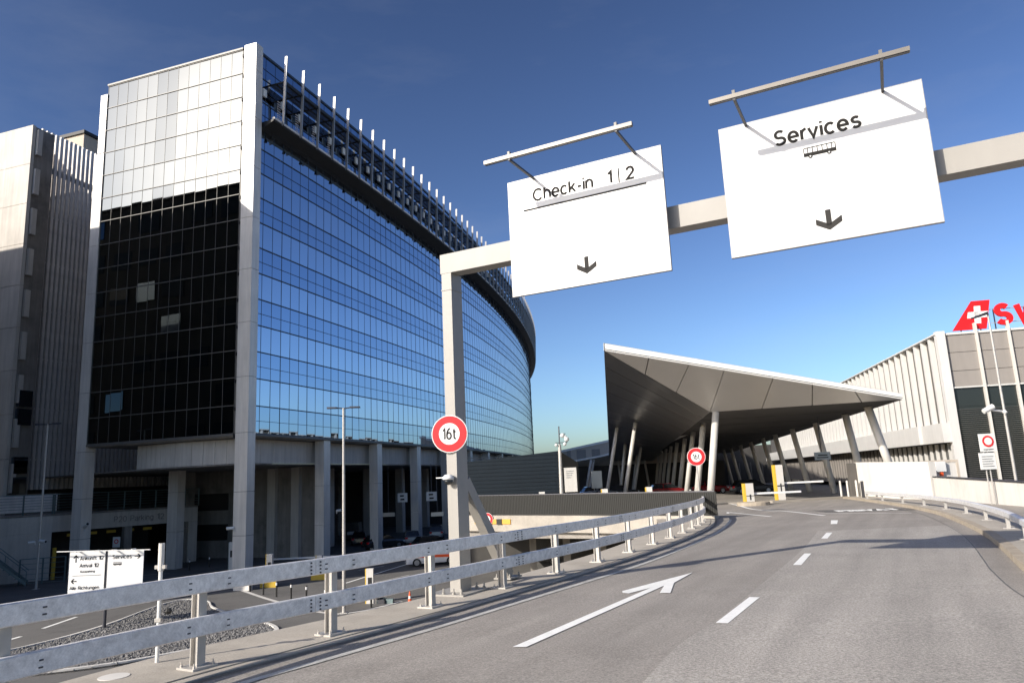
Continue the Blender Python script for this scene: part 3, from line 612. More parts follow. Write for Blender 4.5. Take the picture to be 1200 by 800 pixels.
# ------------------------------------------------------------------ neighbour block behind the left edge of view (shades and mirrors in the glass)
nb = thing('neighbour_block', (-47, 43, G), 'dark concrete office block outside the left edge, mirrored in the glass face', 'building')
n0 = Vector((-38.9, 45.9, 0)); NL = 44
MB().prism([(n0-ft*NL-fn*12)[:2], (n0-fn*12)[:2], n0[:2], (n0-ft*NL)[:2]], G, 35.6).build('wall', 'nbw', nb)
MB().prism([(n0-ft*NL-fn*12.2)[:2], (n0-fn*12.2+ft*.15)[:2], (n0+ft*.15+fn*.2)[:2], (n0-ft*NL+fn*.2)[:2]], 35.62, 35.9).build('roof_cap', 'nbw', nb)
rnd2 = random.Random(11)
for i in range(9):
    for j in range(11):
        if rnd2.random() < .3: continue
        c = n0-ft*(2.4+3.9*j)+fn*.06+UP*(33.2-4.2*i)
        wn = MB().obox(c, ft*1.35, fn*.05, UP*1.05).build('window', 'glassR2' if rnd2.random() < .14 else 'glassN', nb)
        if rnd2.random() < .16: MB().obox(c+fn*.08+UP*.3, ft*1.3, fn*.01, UP*.7).build('blind', 'castdark', nb)

# ------------------------------------------------------------------ left guard rail (double galvanised box rail)
PO = [(-6.4, -.8), (-6.1, 1.1), (-5.7, 2.9), (-5.15, 4.7), (-4.42, 6.45), (-3.5, 8.2), (-2.47, 9.75), (-1.42, 11.6), (-.36, 13.4), (.68, 15.2), (1.7, 17.0), (2.7, 18.98), (3.66, 21.0), (4.55, 22.95), (5.35, 24.9), (6.1, 26.8), (6.75, 28.6), (7.35, 30.4), (7.85, 32.2), (8.2, 33.8)]
gr = thing('guard_rail', on(PO[5]), 'double galvanised steel guard rail on posts along the left edge of the ramp', 'guard rail')
for k, p in enumerate(PO):
    q = Vector(PO[min(k+1, len(PO)-1)])-Vector(PO[max(k-1, 0)]); d = Vector((q.x, q.y, 0)).normalized(); r_ = Vector((d.y, -d.x, 0)); b0 = Vector(on(p, .03))
    b = MB(); b.obox(b0+UP*.46-r_*.055, d*.05, r_*.006, UP*.45); b.obox(b0+UP*.46+r_*.055, d*.05, r_*.006, UP*.45); b.obox(b0+UP*.46, d*.006, r_*.05, UP*.45)
    b.build('post', 'galvp', gr)
    b = MB(); b.obox(b0+UP*.012, d*.15, r_*.14, UP*.012); b.build('base_plate', 'galvp', gr)
    b = MB()
    for sx in (-1, 1):
        for sy in (-1, 1): b.lathe(b0+d*(.115*sx)+r_*(.105*sy)+UP*.024, [(.016, 0), (.016, .02), (.008, .02), (.008, .05)], 6)
    b.build('anchor_bolts', 'galvp', gr, stuff=True)
SP = cr(PO, 5); SPo = off(SP, .105)
def railprof(z0, z1): return [(-.035, z0+.012), (-.025, z0), (.03, z0), (.042, z0+.012), (.042, z1-.012), (.03, z1), (-.025, z1), (-.035, z1-.012)]
L = 0; segs = []; cur = []
joint = {'upper_rail': (4, 9), 'lower_rail': (1, 9)}
for nm, z0, z1, jo in (('rail', .812, 1.002, 3), ('rail', .377, .572, 0)):
    cuts = list(range(jo*5-10 if jo else -7, len(SPo), 12)); cuts = [c for c in cuts if 0 < c < len(SPo)-1]; cuts = [0]+cuts+[len(SPo)-1]
    for a, b_ in zip(cuts, cuts[1:]):
        pts = [Vector(on(SPo[i])) for i in range(a, b_+1)]
        if len(pts) < 2: continue
        dd = (pts[1]-pts[0]).normalized(); pts[0] = pts[0]+dd*.004
        MB().sweep(pts, railprof(z0-.012, z1-.012)).build(nm, 'galv', gr)
        # bolts at the joint
        b = MB()
        for base, sgn, i in ((pts[0], 1, a), (pts[-1], -1, b_)):
            d2 = (pts[1]-pts[0] if sgn == 1 else pts[-1]-pts[-2]); d2.normalize(); r2 = Vector((d2.y, -d2.x, 0)).normalized()
            for o_ in (.07,):
                for q in range(4): c = base+d2*(sgn*o_)+r2*.042+UP*(z0+.015+.042*q); b.tube(c, c+r2*.012, .011, n=6)
        b.build('joint_bolts', 'bolt', gr, stuff=True)
    b = MB()
    for k, p in enumerate(PO):
        i = k*5; c0 = Vector(on(SPo[i])); dd = (Vector(on(SPo[min(i+1, len(SPo)-1)]))-Vector(on(SPo[max(i-1, 0)]))).normalized(); r2 = Vector((dd.y, -dd.x, 0)).normalized()
        for o_ in (-.22, .26):
            for q in (.055, .115): b.obox(c0+dd*o_+r2*.046+UP*(z0+q-.01), dd*.018, r2*.004, UP*.007)
    b.build('slot_bolts', 'bolt', gr, stuff=True)
    # bracket spacers
    b = MB()
    for k, p in enumerate(PO): b.obox(Vector(on(SPo[k*5]))-Vector((0, 0, 0))+UP*((z0+z1)/2-.01)-(Vector(on(off(SP, 1)[k*5]))-Vector(on(SP[k*5])))*.045, (.03, 0, 0), (0, .03, 0), UP*.07)
    b.build('spacers', 'galvp', gr, stuff=True)
# ------------------------------------------------------------------ right low guard rail
PR = [(21.95, 47.3), (20.95, 43.3), (20.1, 39.4), (19.15, 35.6), (18.05, 31.9), (16.75, 28.3), (15.1, 24.5), (13.45, 20.9), (11.75, 17.7), (10.2, 14.9), (8.9, 12.3), (7.7, 9.6), (6.9, 6.5)]
PR = [(p[0]*.945+.08, p[1]*.945) for p in PR]
rr_ = thing('low_guard_rail', on(PR[8]), 'low single galvanised guard rail along the kerb on the right', 'guard rail')
for k, p in enumerate(PR):
    q = Vector(PR[min(k+1, len(PR)-1)])-Vector(PR[max(k-1, 0)]); d = Vector((q.x, q.y, 0)).normalized(); r_ = Vector((d.y, -d.x, 0)); b0 = Vector(on(p, .118))
    MB().obox(b0+UP*.2, d*.06, r_*.045, UP*.2).build('post', 'galvp', rr_); MB().obox(b0+UP*.01, d*.13, r_*.14, UP*.01).build('base_plate', 'galvp', rr_)
SR = cr(PR, 4)
for a in range(0, len(SR)-1, 8):
    e_ = min(a+8, len(SR)-1); MB().sweep([Vector(on(p)) for p in SR[a:e_+1]], [(-.03, .42), (.03, .42), (.09, .44), (.09, .56), (.03, .58), (-.03, .58)]).build('rail', 'galv', rr_)
MB().obox(Vector(on((22.1, 47.9), .6)), (.07, 0, 0), (0, .07, 0), UP*.55).build('end_post', 'bolt', rr_)

# ------------------------------------------------------------------ gantry
SA = 117.03; gt = dirv(SA); gn = Vector((-.45446, -.89077, 0)); P0 = Vector((-1.06, 12.835, 0))
ga = thing('sign_gantry', (-1.06, 12.835, -.05), 'beige painted steel portal post and long beam carrying the overhead signs', 'gantry')
gzp = gz(-1.06, 12.8)+.03
def gbox(t0, t1, d0, d1, z0, z1, name, m, par=ga, bev=0):   # t along beam, d away from the viewer
    p = [P0+gt*t0-gn*d0, P0+gt*t1-gn*d0, P0+gt*t1-gn*d1, P0+gt*t0-gn*d1]
    return MB().prism([q[:2] for q in p], z0, z1).build(name, m, par)
gbox(-.205, 0, 0, .36, gzp+.03, 5.5, 'post', 'beige'); gbox(-.215, .01, -.01, .37, 5.18, 5.2, 'weld_seam', 'beige')
gbox(-.23, 14.5, .0, .30, 5.505, 5.87, 'beam', 'beige')
gbox(-.50, .22, -.28, .60, gzp, gzp+.028, 'base_plate', 'beige')
b = MB()
for tq in (-.43, -.2, .0, .15):
    for dq in (-.22, .54): b.lathe(P0+gt*tq-gn*dq+UP*(gzp+.028), [(.028, 0), (.028, .03), (.014, .03), (.014, .09)], 8)
b.build('anchor_bolts', 'beige', ga, stuff=True)
# raking brace behind the post
bt = P0+gt*-.1-gn*.36+UP*1.75; bf = P0+gt*-.1-gn*1.9+UP*(gzp+.05); bd = (bf-bt).normalized(); bs_ = bd.cross(gt).normalized()
MB().obox((bt+bf)/2, (bf-bt)/2, gt*.09, bs_*.10).build('brace', 'beige', ga)
MB().obox(bf-UP*.03, gn*.24, gt*.18, UP*.014).build('brace_plate', 'beige', ga)
gbox(-.13, -.07, .36, 1.75, gzp+.32, gzp+.42, 'tie_bar', 'beige')
b = MB()
for sx in (-1, 1):
    for sy in (-1, 1): b.lathe(bf-UP*.016+gn*(.19*sx)+gt*(.14*sy), [(.022, 0), (.022, .03), (.012, .03), (.012, .07)], 6)
b.build('anchor_bolts', 'beige', ga, stuff=True)
# overhead signs
def sg(t, z, d=0): return P0+gn*(.25+d)+gt*t+UP*z
def overhead(name, t0, t1, z0, z1, label):
    s = thing(name, sg((t0+t1)/2, z0), label, 'road sign')
    MB().obox(sg((t0+t1)/2, (z0+z1)/2, -.025), gt*((t1-t0)/2), gn*.025, UP*((z1-z0)/2)).build('panel', 'white', s)
    b = MB()
    w_ = .012
    for (a, b_, c, d_) in ((t0-w_, t0, z0-w_, z1+w_), (t1, t1+w_, z0-w_, z1+w_), (t0, t1, z0-w_, z0), (t0, t1, z1, z1+w_)):
        b.obox(sg((a+b_)/2, (c+d_)/2, -.03), gt*((b_-a)/2), gn*.032, UP*((d_-c)/2))
    b.build('rim', 'signback', s)
    for q in (.25, .75): MB().obox(sg(t0+(t1-t0)*q, 5.69, -.145), gt*.05, gn*.09, UP*.5).build('bracket', 'beige', s)
    return s
s1 = overhead('overhead_sign', 1.383, 4.10, 4.78, 6.808, 'white overhead sign reading Check-in 1|2 with down arrow, left of the two')
s2 = overhead('overhead_sign', 5.026, 7.73, 4.80, 6.815, 'white overhead sign reading Services with bus symbol and arrow, at right')
nrm = gn
text_mesh('lettering', 'Check-in', .195, 'ink', s1, sg(1.86, 6.385), gt, UP, nrm, bold=.19, xs=.98)
text_mesh('lettering', '1', .195, 'ink', s1, sg(3.21, 6.385), gt, UP, nrm, bold=.2)
text_mesh('lettering', '2', .195, 'ink', s1, sg(3.52, 6.385), gt, UP, nrm, bold=.2)
MB().obox(sg(3.39, 6.485, .002), gt*.010, gn*.004, UP*.125).build('divider', 'ink', s1)
MB().obox(sg(2.745, 6.245, .002), gt*1.09, gn*.004, UP*.014).build('underline', 'ink', s1)
text_mesh('lettering', 'Services', .205, 'ink', s2, sg(5.80, 6.36), gt, UP, nrm, bold=.20, xs=.98, space=.27)
def arrow(s, tc0, z0, z1, hw=.17, up=False, horiz=0):
    b = MB(); D = .004; zt, zb = z1, z0
    def P(x, z): return sg(tc0+x, z, D)
    b.quad(P(-.036, zb+.07), P(.036, zb+.07), P(.036, zt), P(-.036, zt))
    for sx in (-1, 1):
        b.quad(*[P(sx*x, z) for x, z in ((0, zb), (hw, zb+.10), (hw, zb+.19), (0, zb+.09))][::sx])
    b2 = MB()
    for f in b.f:
        b2.slab([b.v[k] for k in f], nrm, .004)
    b2.build('arrow', 'greyline', s)
arrow(s1, 2.74, 4.945, 5.235); arrow(s2, 6.375, 4.95, 5.25)
def bus(s, t0, z0, wd, hg, plane, m='ink'):
    b = MB()
    def rc_(x0, x1, y0, y1, d=.003): b.obox(plane(t0+(x0+x1)/2*wd, z0+(y0+y1)/2*hg, d), gt*((x1-x0)/2*wd), gn*.002, UP*((y1-y0)/2*hg))
    rc_(0, 1, .18, .5); rc_(.02, .97, .93, 1)
    for x in (0, .12, .27, .42, .57, .72, .86, .97): rc_(x, x+.025, .5, .95)
    for x in (.2, .78): b.tube(plane(t0+x*wd, z0+.16*hg, .001), plane(t0+x*wd, z0+.16*hg, .008), .17*hg, n=14)
    b.build('bus_symbol', m, s)
    b = MB()
    for x in (.2, .78): b.tube(plane(t0+x*wd, z0+.16*hg, .007), plane(t0+x*wd, z0+.16*hg, .010), .07*hg, n=10)
    b.build('bus_wheel', 'white', s)
bus(s2, 6.16, 6.055, .43, .165, sg)
def lightbar(t0, t1, arms, label, s):
    l_ = thing('light_bar', sg(t0, 6.83, .9), label, 'light bar', 'light bars in front of the overhead signs')
    MB().obox(sg((t0+t1)/2, 6.83, .9), gt*((t1-t0)/2), gn*.035, UP*.03).build('tube', 'bar', l_)
    MB().obox(sg((t0+t1)/2, 6.795, .9), gt*((t1-t0)/2-.01), gn*.022, UP*.006).build('lamp_strip', 'armd', l_)
    for a in arms:
        MB().obox(sg(a, 6.785, .44), gt*.018, gn*.48, UP*.018).build('arm', 'armd', l_); MB().obox(sg(a, 6.88, .9), gt*.02, gn*.03, UP*.035).build('clamp', 'mull', l_)
lightbar(1.425, 3.943, (1.88, 3.69), 'thin metal light bar held in front of the Check-in sign', s1)
lightbar(5.077, 7.586, (5.42, 7.26), 'thin metal light bar held in front of the Services sign', s2)
# round weight-limit sign
def disc(name, c, nrm_, r, label, txt, ts, par_loc=None, post=None):
    nrm_ = Vector(nrm_).normalized(); c = Vector(c); s = thing(name, c-UP*r, label, 'road sign')
    t_ = Vector((-nrm_.y, nrm_.x, 0)).normalized(); t_ = UP.cross(nrm_).normalized()
    MB().lathe(c-nrm_*.012, [(r*1.04, 0), (r*1.04, .012), (r*.99, .012)], 40, nrm_).build('rim', 'white', s)
    MB().lathe(c, [(r*.99, 0), (r*.99, .006), (r*.98, .006)], 40, nrm_).build('red_ring', 'red', s)
    MB().lathe(c+nrm_*.006, [(r*.60, 0), (r*.60, .006), (r*.59, .006)], 40, nrm_).build('face', 'white', s)
    if txt: text_mesh('lettering', txt, ts, 'ink', s, c+nrm_*.012-UP*(ts*.5), t_, UP, nrm_, depth=.003, align='CENTER', bold=.15, xs=.72, space=.3)
    return s
d1 = disc('weight_limit_sign', P0+gt*-.10+gn*.05+UP*2.57, (-.19, -.98, 0), .315, 'large round red and white 16 t limit sign on the gantry post', '16t', .175)
for z in (2.4, 2.72): MB().obox(P0+gt*-.10+gn*.004+UP*z, gt*.12, gn*.014, UP*.02).build('clamp', 'galvp', d1)
cm = thing('dome_camera', P0+gt*-.1+gn*.05+UP*1.75, 'white dome camera mounted low on the gantry post', 'camera')
cc = P0+gt*-.12+gn*.10+UP*1.80
MB().lathe(cc, [(.02, .075), (.07, .06), (.10, .02), (.105, 0), (.09, -.02)], 16).build('housing', 'camw', cm, smooth=True)
MB().lathe(cc-UP*.02, [(.08, 0), (.075, -.04), (.05, -.075), (.01, -.09)], 16).build('dome', 'carglass', cm, smooth=True)
MB().obox(cc-gt*.13+UP*.02, gt*.08, gn*.06, UP*.008).build('sun_hood', 'camw', cm)
MB().obox(cc-gn*.07, gt*.05, gn*.06, UP*.05).build('bracket', 'camw', cm)

# reflector post beside the walkway
mp = thing('marker_post', on((-4.1, 8.55), .03), 'slim white marker post standing at the walkway edge behind the left guard rail', 'post')
m0 = Vector(on((-4.1, 8.55), .03))
MB().tube(m0, m0+UP*1.28, .022, n=10).build('pole', 'camw', mp); MB().tube(m0+UP*.98, m0+UP*1.28, .034, n=10).build('cap', 'wallw', mp)
MB().obox(m0+UP*.74, (.10, 0, 0), (0, .03, 0), UP*.02).obox(m0+UP*.78+Vector((.12, 0, .02)), (.06, 0, 0), (0, .03, 0), UP*.014).build('bracket', 'camw', mp)
MB().obox(m0+UP*1.02, (.06, 0, 0), (0, .025, 0), UP*.02).obox(m0+UP*.45, (.035, 0, 0), (0, .03, 0), UP*.02).build('clamp', 'galvp', mp)
MB().lathe(m0+UP*.5+Vector((.08, .05, 0)), [(.03, 0), (.045, .03), (.03, .06)], 8).build('lens', 'dark', mp)

# ------------------------------------------------------------------ lower street furniture
ds = thing('direction_sign', (-21.4, 38.9, G), 'white two-panel direction sign reading Ankunft and Services, below the left rail', 'road sign')
def dsb(x0, x1, z0, z1, y, th, nm, m): return MB().box(x0, x1, y-th, y, z0, z1).build(nm, m, ds)
dsb(-23.38, -21.54, -3.1, -.96, 38.9, .05, 'panel', 'white'); dsb(-21.40, -19.55, -3.1, -.98, 38.9, .05, 'panel', 'white')
MB().tube((-21.47, 38.98, G), (-21.47, 38.98, -1.0), .09, n=10).build('post', 'bolt', ds)
MB().obox((-21.45, 38.5, -.93), (2.4, 0, -.05), (0, .025, 0), UP*.022).build('light_bar', 'camw', ds)
for x in (-22.9, -21.9, -21.0, -20.0): MB().obox((x, 38.68, -.93), (.03, 0, 0), (0, .2, 0), UP*.03).build('arm', 'camw', ds)
X, nY = Vector((1, 0, 0)), Vector((0, -1, 0))
yy = 38.84
for tx_, s_, x, z, bo in (('Ankunft 1|2', .165, -22.83, -1.38, .006), ('Arrival 1|2', .165, -22.83, -1.74, .006), ('Kurzparking', .10, -22.78, -2.0, 0), ('Alle Richtungen', .15, -23.28, -2.83, .004), ('Services', .18, -21.15, -1.38, .006)):
    text_mesh('lettering', tx_, s_, 'ink', ds, (x, yy, z), X, UP, nY, bold=.14)
MB().box(-23.18, -21.7, yy-.003, yy, -2.16, -2.145).build('rule', 'ink', ds)
def parrow(cx_, cz_, ang, L_=.3):
    b = MB(); ca, sa = math.cos(ang), math.sin(ang)
    def P(x, z): return Vector((cx_+x*ca-z*sa, yy-.004, cz_+x*sa+z*ca))
    for q in ([(-L_/2, -.022), (L_/2-.05, -.022), (L_/2-.05, .022), (-L_/2, .022)], [(L_/2, 0), (L_/2-.12, .12), (L_/2-.19, .12), (L_/2-.07, 0)], [(L_/2-.07, 0), (L_/2-.19, -.12), (L_/2-.12, -.12), (L_/2, 0)]):
        b.slab([P(*k) for k in q], nY, .003)
    b.build('arrow', 'ink', ds)
parrow(-23.05, -1.3, math.pi/2, .38); parrow(-23.1, -2.42, math.pi); parrow(-19.85, -1.30, 0, .32)
def plane_ds(t, z, d): return Vector((t, yy-d, z))
gt_s, gn_s = gt, gn; gt, gn = X, nY
bus(ds, -21.1, -1.72, .42, .16, plane_ds); gt, gn = gt_s, gn_s
# lamp posts
def lamp(name, p, ztop, span, label, twin=True, dirx=(1, .1)):
    l_ = thing(name, (p[0], p[1], G), label, 'street lamp'); d = Vector((dirx[0], dirx[1], 0)).normalized(); P = Vector((p[0], p[1], 0))
    MB().tube(P+UP*G, P+UP*ztop, .10, .06, n=12).build('pole', 'galvp', l_); MB().obox(P+UP*(G+.02), (.2, 0, 0), (0, .2, 0), UP*.02).build('base_plate', 'galvp', l_)
    for sx in ((-1, 1) if twin else (1,)):
        MB().tube(P+UP*(ztop-.02), P+d*(sx*.35)+UP*(ztop+.02), .035, n=8).build('arm', 'bolt', l_)
        c = P+d*(sx*(.35+span/2))+UP*(ztop+.04)
        MB().hexa([c-d*span/2-Vector((0, .11, .05)), c+d*span/2-Vector((0, .16, .05)), c+d*span/2+Vector((0, .16, -.05)), c-d*span/2+Vector((0, .11, -.05))], [c-d*span/2-Vector((0, .07, -.05)), c+d*span/2-Vector((0, .1, -.03)), c+d*span/2+Vector((0, .1, .03)), c-d*span/2+Vector((0, .07, .05))]).build('lamp_head', 'bolt', l_)
    return l_
lamp('street_lamp', (-9.57, 40.5), 6.03, .55, 'tall grey twin-headed street lamp in front of the glass block columns')
l2 = lamp('street_lamp', (-36.9, 57.3), 7.6, .7, 'tall grey street lamp at left in front of the louvre screen', dirx=(1, -.1))
def bullet(loc, d, label, sc=1.):
    c = thing('security_camera', loc, label, 'camera'); d = Vector(d).normalized(); P = Vector(loc)
    MB().tube(P, P+d*.45*sc, .10*sc, n=10).build('housing', 'camw', c); MB().tube(P+d*.45*sc, P+d*.47*sc, .07*sc, n=10).build('lens', 'dark', c)
    MB().tube(P+UP*.0, P-UP*.22*sc, .035*sc, n=6).build('bracket', 'camw', c); return c
bullet((-36.75, 57.1, -1.3), (1, -.3, -.1), 'white camera on the left lamp post, pointing right', 1.3)
bullet((-37.1, 57.1, -1.35), (-1, -.4, -.1), 'white camera on the left lamp post, pointing left', 1.0)
bullet((-35.9, 61.4, -.6), (.7, -.6, .4), 'white camera on the leftmost concrete pillar of the glass block', 1.5)
bullet((-21.9, 57.1, -1.0), (-1, -.3, 0), 'white camera on the corner pillar of the glass block', 1.2)
bullet((-16.6, 67.5, -.4), (1, -.3, .1), 'white camera on the second concrete column from the corner', 1.2)
# bollards
bo = thing('bollard', (0, 0, 0), 'x', 'bollard', 'black bollards with white bands on the lower street')
MB().lathe((0, 0, 0), [(.055, 0), (.055, .62), (.055, .62), (.0, .95)][:2]+[(.055, .9), (.03, .94)], 10).build('shaft', 'dark', bo, local=True)
MB().lathe((0, 0, .70), [(.061, 0), (.061, .16)], 10).build('band', 'white', bo, local=True)
BL = [(-18.18, 50.46, 'black bollard next to the white box, nearest the kerb line tip'), (-16.71, 48.77, 'black bollard in front of the yellow barrier feet'), (-15.47, 47.56, 'black bollard third from the white box'), (-14.14, 46.21, 'black bollard fourth from the white box'), (-12.84, 44.92, 'black bollard half hidden by the lower rail, left of the lamp post'), (-11.3, 43.3, 'black bollard just left of the lamp post foot'), (-8.4, 41.9, 'black bollard between the lamp post and the yellow-edged post')]
for i, (x, y, lb_) in enumerate(BL):
    if i == 0: bo.location = (x, y, G); bo['label'] = lb_
    else: copy_thing(bo, (x, y, G), label=lb_)
for (x, y, lb_) in [(-29.1, 65.9, 'thin bollard left of the two in front of the dark core wall'), (-28.2, 67.9, 'thin bollard right of the two in front of the dark core wall')]: copy_thing(bo, (x, y, G), label=lb_)
wb = thing('white_box', (-19.1, 51.6, G), 'small white concrete block beside the black bollards', 'block')
MB().hexa([(-19.65, 51.3, G), (-18.45, 51.0, G), (-18.4, 51.6, G), (-19.6, 51.9, G)], [(-19.55, 51.35, G+.62), (-18.5, 51.08, G+.62), (-18.45, 51.55, G+.62), (-19.5, 51.82, G+.62)]).build('block', 'wallw', wb)
def machine(p, label, foot=True, h=2.2, col='yellow'):
    t = thing('parking_machine', (p[0], p[1], G), label, 'ticket machine'); x, y = p
    MB().box(x-.2, x+.2, y-.15, y+.15, G, G+h).build('cabinet', 'wallw', t); MB().box(x-.26, x-.205, y-.14, y+.14, G, G+h).build('side_stripe', col, t)
    MB().box(x-.1, x+.12, y-.17, y-.152, G+h*.55, G+h*.75).build('screen', 'dark', t)
    if foot: MB().box(x-.5, x+.6, y-.5, y-.2, G, G+.5).build('foot_guard', 'yellow', t)
    return t
machine((-23.3, 60.5), 'tall white ticket machine standing left of the corner pillar', False, 2.6, 'teal')
machine((-17.6, 52.6), 'white ticket machine with yellow foot guard behind the bollards'); machine((-14.9, 55.5), 'white ticket machine farther back with small yellow foot guard', True, 1.7)
bp = machine((-8.75, 43.4), 'white and yellow barrier cabinet with rubble at its foot, left of the gantry', False, 1.9)
bb = thing('barrier_arm', (-20.6, 62, G+1), 'white barrier arm across the lane behind the corner pillar', 'barrier')
MB().box(-20.3, -13.8, 60.9, 61.0, G+1.0, G+1.14).build('arm', 'camw', bb); MB().box(-20.6, -20.2, 60.8, 61.1, G, G+1.3).build('housing', 'teal', bb)
db = thing('rubble_pile', (-7.6, 43.3, G), 'small heap of tools and sacks beside the yellow barrier cabinet', 'rubble')
rnd3 = random.Random(4)
for k in range(7): MB().obox((-7.9+rnd3.uniform(-.4, .5), 43.3+rnd3.uniform(-.3, .3), G+.12), Vector((1, rnd3.uniform(-.5, .5), 0))*.2, Vector((rnd3.uniform(-.3, .3), 1, 0))*.14, UP*.12).build('piece', rnd3.choice(['bolt', 'castdark', 'teal', 'cast']), db)
cn = thing('traffic_cone', (-6.45, 43.1, G), 'small red and white traffic cone near the gantry foot', 'traffic cone')
MB().lathe((-6.45, 43.1, G), [(.17, 0), (.17, .03), (.11, .04), (.085, .2)], 12).build('base', 'orange', cn); MB().lathe((-6.45, 43.1, G+.2), [(.085, 0), (.065, .15)], 12).build('white_band', 'camw', cn); MB().lathe((-6.45, 43.1, G+.35), [(.065, 0), (.02, .25)], 12).build('tip', 'orange', cn)
# portal notice, car park signs
ns = thing('notice_sign', (-35.2, 68.5, -2), 'small white notice with round emblem beside the garage entrance', 'sign')
q = Vector((-36.0, 66.6, 0)); MB().obox(q+UP*-2.2, X*.32, (0, .03, 0), UP*.45).build('panel', 'camw', ns); MB().lathe(q+UP*-2.15+nY*.03, [(.2, 0), (.2, .01)], 16, nY).build('ring', 'red', ns); MB().lathe(q+UP*-2.15+nY*.04, [(.12, 0), (.12, .01)], 16, nY).build('disc', 'camw', ns)
for x, z, w_, h_, lb_, dk in [(-13.2, .2, .55, .5, 'hanging white car park sign partly behind the third column', 1), (-9.9, .2, .6, .5, 'hanging white car park sign with dark pictograms', 1), (-14.8, -1.6, .7, .22, 'pale blue strip sign in the dark car park, left one', 0), (-9.3, -1.8, .7, .22, 'pale blue strip sign in the dark car park near the gantry post', 0)]:
    s = thing('hanging_sign', (x, 84, z), lb_, 'sign'); MB().box(x-w_, x+w_, 84, 84.1, z-h_, z+h_).build('panel', 'camw' if dk else 'cars', s); MB().box(x-.03, x+.03, 84.03, 84.07, z+h_, 3.8).build('hanger', 'bolt', s)
    if dk:
        MB().box(x-w_*.5, x+w_*.3, 83.97, 83.995, z+.12, z+.28).box(x-w_*.4, x+w_*.4, 83.97, 83.995, z-.28, z-.12).build('pictogram', 'ink', s)

# ------------------------------------------------------------------ cars
def car(name, loc, rz, paint, label, group=None, police=False, h=1.45):
    c = thing(name, loc, label, 'car', group, rz); Ln, W = 4.5, .88
    prof = [(-2.22, .42, .62), (-2.2, .80, .80), (-2.0, .92, .86), (-1.2, .97, .88), (0, .98, .88), (1.1, .93, .88), (1.9, .80, .82), (2.18, .62, .70), (2.22, .40, .6)]
    b = MB(); n = 8; rows = []
    for x, zt, w_ in prof:
        zb = .24; sec = [(-w_*.93, zb), (-w_, .45), (-w_, zt*.82), (-w_*.88, zt), (w_*.88, zt), (w_, zt*.82), (w_, .45), (w_*.93, zb)]
        rows.append([(x, y, min(z, zt)) for y, z in sec])
    i0 = 0
    for r_ in rows: b.v += r_
    for j in range(len(rows)-1):
        for k in range(n): b.f.append((j*n+k, j*n+(k+1) % n, (j+1)*n+(k+1) % n, (j+1)*n+k))
    b.f += [tuple(range(n)), tuple(reversed(range((len(rows)-1)*n, len(rows)*n)))]
    b.build('body', paint, c, local=True)
    g = MB(); g.hexa([(-2.0, -.76, .9), (1.15, -.78, .9), (1.15, .78, .9), (-2.0, .76, .9)], [(-1.55, -.62, h-.03), (.25, -.62, h-.03), (.25, .62, h-.03), (-1.55, .62, h-.03)]); g.build('window', 'carglass', c, local=True)
    g = MB(); g.hexa([(-1.6, -.63, h-.03), (.3, -.63, h-.03), (.3, .63, h-.03), (-1.6, .63, h-.03)], [(-1.4, -.52, h+.02), (.1, -.52, h+.02), (.1, .52, h+.02), (-1.4, .52, h+.02)])
    for x in (-.65,):
        for sy in (-1, 1): g.hexa([(x-.05, sy*.775, .9), (x+.05, sy*.775, .9), (x+.05, sy*.79, .9), (x-.05, sy*.79, .9)], [(x-.05, sy*.63, h-.02), (x+.05, sy*.63, h-.02), (x+.05, sy*.645, h-.02), (x-.05, sy*.645, h-.02)])
    g.build('roof', paint, c, local=True)
    for x in (-1.38, 1.35):
        for sy in (-1, 1):
            w_ = MB().tube((x, sy*.72, .33), (x, sy*.90, .33), .33, n=20).build('wheel', 'tyre', c, local=True)
            MB().tube((x, sy*.89, .33), (x, sy*.912, .33), .21, n=14).build('rim', 'rim', w_, local=True)
    for sy in (-1, 1):
        MB().obox((2.1, sy*.6, .66), (.1, 0, 0), (0, .16, 0), (0, 0, .06)).build('headlight', 'camw', c, local=True)
        MB().obox((-2.16, sy*.66, .74), (.07, 0, 0), (0, .15, 0), (0, 0, .1)).build('tail_light', 'red', c, local=True)
    if police:
        for sy in (-1, 1): MB().hexa([(-2.15, sy*.868, .72), (1.9, sy*.868, .62), (1.9, sy*.90, .62), (-2.15, sy*.90, .72)], [(-2.0, sy*.868, .90), (1.6, sy*.868, .84), (1.6, sy*.895, .84), (-2.0, sy*.895, .90)]).build('stripe', 'orange', c, local=True)
        MB().box(-.45, -.15, -.5, .5, h+.02, h+.12).build('light_bar', 'blue', c, local=True)
    return c
car('police_car', (-7.3, 61.6, G), R_(14), 'carw', 'white police car with red-orange side stripe behind the guard rail', police=True)
gcp = 'cars parked in the dark car park below the glass block'
for i, (x, y, rz, pn_, lb_) in enumerate([(-14.5, 79, 40, 'card', 'dark parked car behind the third column'), (-12.2, 84, 100, 'cars', 'silver parked car facing out in the dark car park'), (-10.2, 91, 95, 'cars', 'grey parked car farther back in the dark car park'), (-18.5, 86, 100, 'card', 'black parked car left of the third column'), (-4.2, 66, 20, 'cars', 'silver car half hidden behind the gantry brace'), (-8.6, 74, 30, 'card', 'dark car parked behind the police car')]):
    car('parked_car', (x, y, G), R_(rz), pn_, lb_, gcp)
vn = thing('delivery_van', (-20.5, 92, G), 'dark delivery van with small white plate in the car park', 'van', None, R_(95))
MB().hexa([(-2.5, -.95, .35), (2.4, -.95, .35), (2.4, .95, .35), (-2.5, .95, .35)], [(-2.45, -.88, 2.3), (1.6, -.85, 2.2), (1.6, .85, 2.2), (-2.45, .88, 2.3)]).build('body', 'card', vn, local=True)
